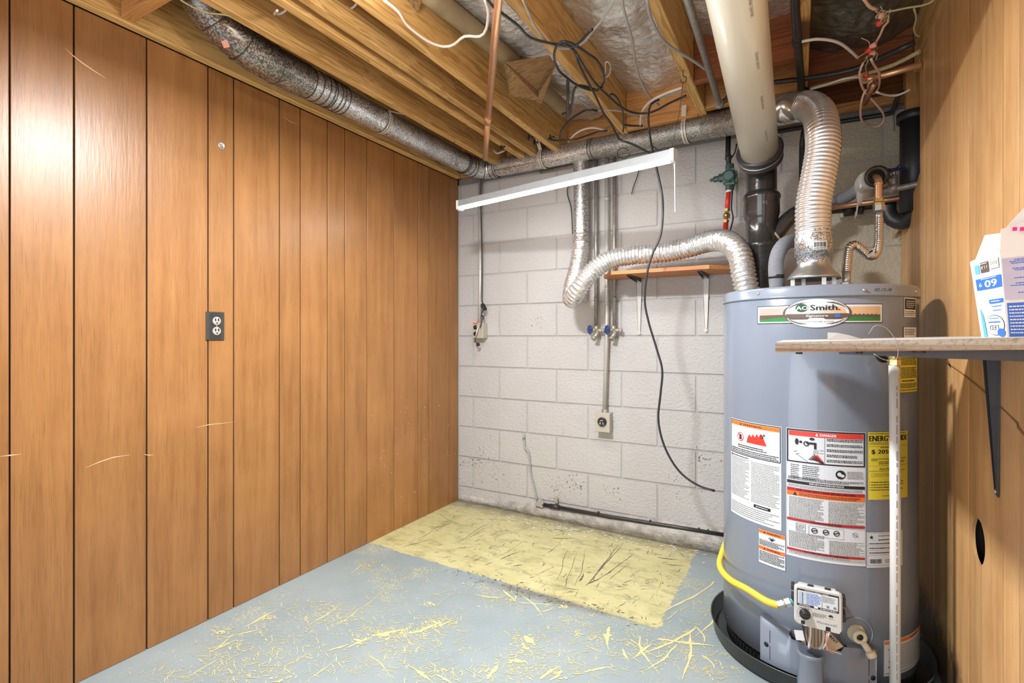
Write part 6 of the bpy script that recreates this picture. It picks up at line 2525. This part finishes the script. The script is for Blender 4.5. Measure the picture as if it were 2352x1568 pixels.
# ================================================================== LOW CONDUIT AND PIPE AT THE FOOT OF THE WALL
b = MB()
b.tube([PY(1203, 1003, 2.86), PY(1206, 1028, 2.86), PY(1213, 1037, 2.86), PY(1217, 1060, 2.86), PY(1219, 1085, 2.86), PY(1226, 1115, 2.86), PY(1233, 1150, 2.855)], .0062, 10, res=.02)
b.tube([PY(1203, 1008, 2.86), PY(1203, 998, 2.86)], .009, 10)
b.build('armoured_cable', M['cable_grey'], None, 'bent grey cable climbing the lower block wall', 'cable')
b = MB()
q = PY(1240, 1155, 2.84)
b.prism([PY(1229, 1160, 2.835), PY(1246, 1166, 2.835), PY(1248, 1157, 2.835), PY(1236, 1146, 2.835)], (0, .03, 0))
b.build('cable_clamp', M['cable_grey'], None, 'grey clamp at the foot of the bent cable', 'clamp')
b = MB()
yy = 2.845
b.tube([PY(1246, 1158, yy), PY(1400, 1186, yy - .008), PY(1540, 1208, yy - .014), PY(1700, 1234, yy - .02)], .0105, 14)
b.tube([PY(1263, 1161, yy), PY(1285, 1165, yy)], .0135, 14)
for u in (1373, 1492, 1604, 1625):
    v = 1158 + (u - 1246) * .1645
    b.tube([PY(u, v, yy - .008), PY(u + 3, v + .5, yy - .008)], .0135, 12)
b.build('floor_pipe', M['black_iron'], None, 'black pipe running along the foot of the block wall', 'pipe')
b = MB()
q = PY(1278, 1150, 2.85)
b.bbox((q.x - .012, q.y - .006, q.z - .014), (q.x + .010, q.y + .010, q.z + .020), .003)
b.build('brass_stub', M['painted_brass'], None, 'small brass stub on the pipe at the wall foot', 'fitting')

# ================================================================== CABLES
def cable(name, label, pts, r, mat, res=.02, cat='cable', group=None):
    b = MB()
    b.tube(pts, r, 8, res=res)
    return b.build(name, M[mat], None, label, cat, group)


def z2(L, z=2.15, ox=700, k=3.733):
    return [PZ(ox + q[0] / k, q[1] / k, q[2] if len(q) > 2 else z) for q in L]


def z3(L, z=2.15):
    return z2(L, z, 1200)


def z4(L, z=2.13):
    return z2(L, z, 1700, 3.607)


cable('hanging_black_cable', 'long black cable hanging loose in front of the block wall',
      [PY(1500, 352, 2.45), PY(1510, 395, 2.46), PY(1521, 450, 2.47), PY(1522, 500, 2.47), PY(1516, 545, 2.47), PY(1498, 585, 2.47), PY(1486, 630, 2.47), PY(1481, 690, 2.48), PY(1490, 740, 2.49),
       PY(1508, 800, 2.5), PY(1521, 850, 2.5), PY(1517, 905, 2.5), PY(1512, 960, 2.5), PY(1521, 1010, 2.5), PY(1541, 1055, 2.5), PY(1568, 1090, 2.5), PY(1605, 1115, 2.5), PY(1642, 1127, 2.5)], .0052, 'cable_black')
cable('white_cable', 'white cable sagging under the joists near the copper pipe',
      z2([(680, 0), (800, 100), (880, 220), (1050, 350), (1190, 400), (1280, 380), (1370, 312), (1500, 312), (1555, 250), (1572, 100), (1540, -20)], 2.15), .0046, 'cable_white')
cable('black_power_cable', 'black power cable running from the top edge down to the tube light',
      z2([(1560, -20), (1600, 40), (1700, 120), (1830, 220), (1930, 320), (2100, 370), (2240, 392)], 2.145) +
      z3([(440, 430, 2.14), (490, 560, 2.13), (560, 700, 2.12), (640, 850, 2.1), (690, 960, 2.06), (760, 1060, 2.02), (830, 1190, 1.98), (930, 1230, 1.95), (1050, 1290, 1.9), (1150, 1345, 1.85)]), .0046, 'cable_black')
cable('looped_cable', 'dark cable coiled in a wide loop below the middle joist',
      z3([(600, 250), (440, 400), (330, 360), (280, 430), (275, 520), (310, 600), (360, 650), (470, 730), (600, 775), (680, 745), (700, 640), (640, 520), (560, 460), (420, 370), (340, 355)], 2.13), .0048, 'cable_black')
cable('grey_cable', 'pale grey cable curving across the widest joist',
      z3([(0, -10), (40, 80), (110, 230), (200, 350), (310, 410), (420, 412), (520, 370), (600, 270), (690, 160), (790, -10)], 2.155), .0042, 'cable_grey')
cable('sagging_cable', 'grey cable sagging across the foil between the joists',
      z3([(850, -10), (885, 150), (940, 340), (965, 520), (1005, 670), (1070, 800), (1170, 900)], 2.15), .0046, 'cable_grey')
cable('crossing_cable', 'grey cable crossing over the joist to the gas pipe',
      z3([(1068, -10), (1090, 120), (1150, 260), (1230, 370), (1330, 440), (1450, 510), (1585, 605)], 2.15), .0052, 'cable_grey')
cable('white_cable_pair', 'white cable bending down behind the wall duct', z3([(1370, 750), (1230, 800), (1110, 860), (1040, 930), (1015, 1000), (1010, 1070)], 2.13), .0052, 'cable_white')
cable('white_cable_pair', 'second pale cable running beside the bent white one', z3([(1395, 778), (1250, 815), (1150, 870), (1070, 950), (1045, 1040), (1040, 1090)], 2.14), .0045, 'cable_grey')
cable('long_dark_cable', 'dark cable sweeping from the loop to the joist by the light hook',
      z3([(450, 440), (600, 680), (700, 790), (830, 905), (950, 965), (1100, 965), (1250, 890), (1400, 820)], 2.12), .0046, 'cable_black')
cable('joist_clip_cable', 'cable clipped across two joist undersides', z3([(460, 830), (520, 880), (620, 945), (760, 945), (900, 965), (1010, 1010)], 2.165), .0036, 'cable_grey')
cable('drop_cord', 'black cord dropping over the wall duct to the tube light', z3([(1180, 850, 2.14), (1105, 890, 2.12), (1082, 980, 2.05), (1085, 1100, 2.0), (1105, 1230, 1.93), (1130, 1340, 1.86)]), .0042, 'cable_black')
cable('light_fixing_cord', 'thin dark cord near the right end of the tube light', [PY(1499, 335, 2.6), PY(1512, 345, 2.5), PY(1530, 356, 2.2)], .0030, 'cable_black')
cable('hook_cable', 'black cable hanging in a hook shape beside the cardboard',
      z3([(640, 775), (540, 740), (470, 735), (440, 780), (430, 850), (418, 910), (385, 960), (340, 978)], 2.14), .0050, 'cable_black')
cable('cable_end_loop', 'small pale wire loop above the joist face', z3([(690, 690), (712, 600), (712, 540), (735, 530), (755, 570), (748, 630), (718, 662), (700, 655)], 2.13), .0030, 'cable_grey')
cable('duct_side_cable', 'dark cable looping behind the middle of the wall duct', z3([(320, 1200), (335, 1120), (400, 1040), (470, 985), (560, 940), (640, 950)], 2.16), .0052, 'cable_black')
cable('bent_joist_cable', 'black cable bent round the joist end above the duct', z3([(745, 850), (760, 805), (800, 825), (840, 890), (866, 990), (866, 1100), (862, 1130)], 2.14), .0040, 'cable_black')
cable('rod_cable', 'short black rod poking from the joist above the duct', z3([(865, 1068), (940, 1078), (1050, 1078)], 2.15), .0052, 'cable_black')
cable('sleeve_cable', 'long dark cable resting on top of the wall duct', z3([(220, 1190), (300, 1205), (450, 1195), (560, 1160), (650, 1130), (730, 1120)], 2.16), .0050, 'cable_black')
cable('pale_sleeve_cable', 'pale cable arching over the wall duct', z3([(390, 1215), (450, 1150), (520, 1110), (600, 1095), (690, 1110), (740, 1125)], 2.17), .0045, 'cable_white')
cable('crooked_wire', 'thin dark wire falling in front of the block wall', [PY(1331, 365, 2.84), PY(1325, 400, 2.84), PY(1303, 435, 2.845), PY(1312, 480, 2.85), PY(1315, 540, 2.85)], .0030, 'cable_black')
cable('crooked_wire', 'short crooked black wire above the block joint', [PY(1472, 375, 2.85), PY(1462, 410, 2.85), PY(1455, 428, 2.85), PY(1451, 446, 2.85)], .0026, 'cable_black')
cable('cable_ring', 'thin black ring of wire behind the tube light', [PY(1432 + 14 * cos(a / 6 * pi), 352 + 12 * sin(a / 6 * pi), 2.6) for a in range(0, 12)], .0022, 'cable_black')
b = MB()
b.tube(z3([(388, 690), (390, 830), (384, 1005)], 2.10), .0062, 10)
b.build('black_stick_clip', M['bakelite'], None, 'black plastic stick hanging under the joists beside the cardboard', 'clip')
cable('joist_hole_wire', 'short white wire leaving a hole in the second joist', [PX(612, 36, -1.40) + Vector((.05, 0, 0)), PZ(630, 33, 2.22), PZ(646, 31, 2.22), PZ(658, 22, 2.22)], .0035, 'cable_white')
cable('joist_hole_wire', 'short white wire leaving a hole in the third joist', [PZ(783, 21, 2.25), PZ(800, 21, 2.25), PZ(812, 16, 2.25), PZ(819, 8, 2.25)], .0035, 'cable_white')
cable('duct_top_wire', 'pale wire crossing above the elbow at the upper left', [PZ(415, 0, 2.17), PZ(440, 15, 2.17), PZ(480, 30, 2.17), PZ(510, 33, 2.17), PZ(533, 38, 2.17)], .0026, 'twine')
cable('corner_cable', 'black cable stub poking out by the duct elbow', [PX(1001, 368, -1.96), PX(1010, 372, -1.86)], .008, 'bakelite')
cable('corner_cable', 'grey rod poking out below the duct elbow', [PX(1020, 386, -1.97), PX(1052, 380, -1.75)], .006, 'zinc')
cable('rod_side_cable', 'white cable stub between the copper pipe and the wall duct', [PZ(1134, 345, 2.2), PZ(1142, 352, 2.18), PZ(1160, 345, 2.2)], .0052, 'cable_white')
b = MB()
for (u, v) in ((1213, 318), (1226, 330), (1262, 318), (1150, 340)):
    q = PZ(u, v, 2.165)
    b.tube([q, q + Vector((.03, -.01, 0))], .006, 8)
    b.tube([q + Vector((.004, 0, -.012)), q + Vector((.004, 0, .02))], .004, 6)
b.build('joist_end_bolts', M['bakelite'], ceiling)
# top right tangle
cable('flesh_cable', 'flesh coloured cable entering at the top right', z4([(1020, -20), (1045, 20), (1080, 60), (1140, 82)]), .0050, 'cable_pink')
cable('twine_strand', 'frayed twine stretched to the right wall top', z4([(1210, 100), (1290, 85), (1400, 62), (1500, 48), (1580, 20), (1610, -10)]), .0030, 'twine')
cable('twine_strand', 'thin twine strand hanging by the right joist', z4([(1440, 70), (1460, 150), (1440, 240), (1460, 290), (1490, 300)]), .0028, 'twine')
cable('linking_wire', 'flesh wire joining the two wire nut clusters', z4([(1225, 130), (1225, 180), (1190, 220), (1160, 290), (1120, 360), (1105, 400)]), .0038, 'cable_pink')
cable('armoured_wire', 'silver armoured wire leaving the right joist', z4([(510, 345), (620, 325), (740, 332), (830, 360), (900, 410), (950, 455), (975, 480)]), .0050, 'cable_white')
cable('big_wire_loop', 'large flesh coloured wire loop hanging in front of the wall',
      z4([(1020, 520, 2.12), (990, 600, 2.1), (1005, 700, 2.08), (1040, 770, 2.07), (1120, 855, 2.05), (1180, 930, 2.03), (1192, 990, 2.02), (1150, 1045, 2.0), (1080, 1048, 2.0), (1010, 1000, 2.0), (997, 920, 2.02), (1015, 800, 2.05), (1045, 740, 2.07)]),
      .0042, 'cable_pink')
cable('small_wire_loop', 'smaller flesh coloured wire loop below the wire nuts', z4([(1085, 490), (1110, 540), (1150, 600), (1155, 680), (1140, 740), (1105, 775), (1070, 755), (1062, 700), (1090, 670)], 2.09), .0042, 'cable_pink')
cable('side_wire', 'pale wire running from the loops toward the black drain', z4([(1130, 762), (1200, 785), (1290, 792), (1370, 762), (1400, 745)], 2.06), .0042, 'cable_white')
cable('pale_branch_wire', 'pale wire lying along the rim board', z4([(580, 740), (720, 700), (850, 655), (960, 640), (1040, 655)], 2.13), .0040, 'cable_white')
cable('ground_wire', 'thin green wires hanging from the wire nuts', z4([(1060, 500), (1040, 560), (1050, 620), (1045, 670)], 2.11), .0022, 'twine')
for j, (c_, lab) in enumerate((((1170, 130), 'upper bunch of red wire nuts near the top right'), ((1085, 440), 'lower bunch of pink wire nuts near the top right'))):
    wn = thing('wire_nut_cluster', z4([c_])[0], lab, 'connector')
    offs = [(-5, 0), (-15, 60)] if j == 0 else [(-25, -20), (20, 0), (10, -60), (-40, 190)]
    for ox, oy in offs:
        q = z4([(c_[0] + ox, c_[1] + oy)], 2.11)[0]
        b = MB()
        b.lathe(q, [(.0001, -.009), (.006, -.008), (.0085, .002), (.0095, .011), (.0001, .012)], 10, 0, (random.uniform(-1, 1), -.4, random.uniform(-.3, .8)))
        b.build('wire_nut', M['salmon'] if (ox + oy) % 3 else M['red'], wn)
    b = MB()
    for k in range(9):
        q = z4([(c_[0] + random.uniform(-50, 50), c_[1] + random.uniform(-45, 45))], 2.12)[0]
        q2 = q + Vector((random.uniform(-.03, .03), random.uniform(-.03, .03), random.uniform(-.03, .03)))
        b.tube([q, (q + q2) / 2 + Vector((.008, .006, .006)), q2], .0018, 6, res=.01)
    b.build('wire_ends', M['twine'], wn)
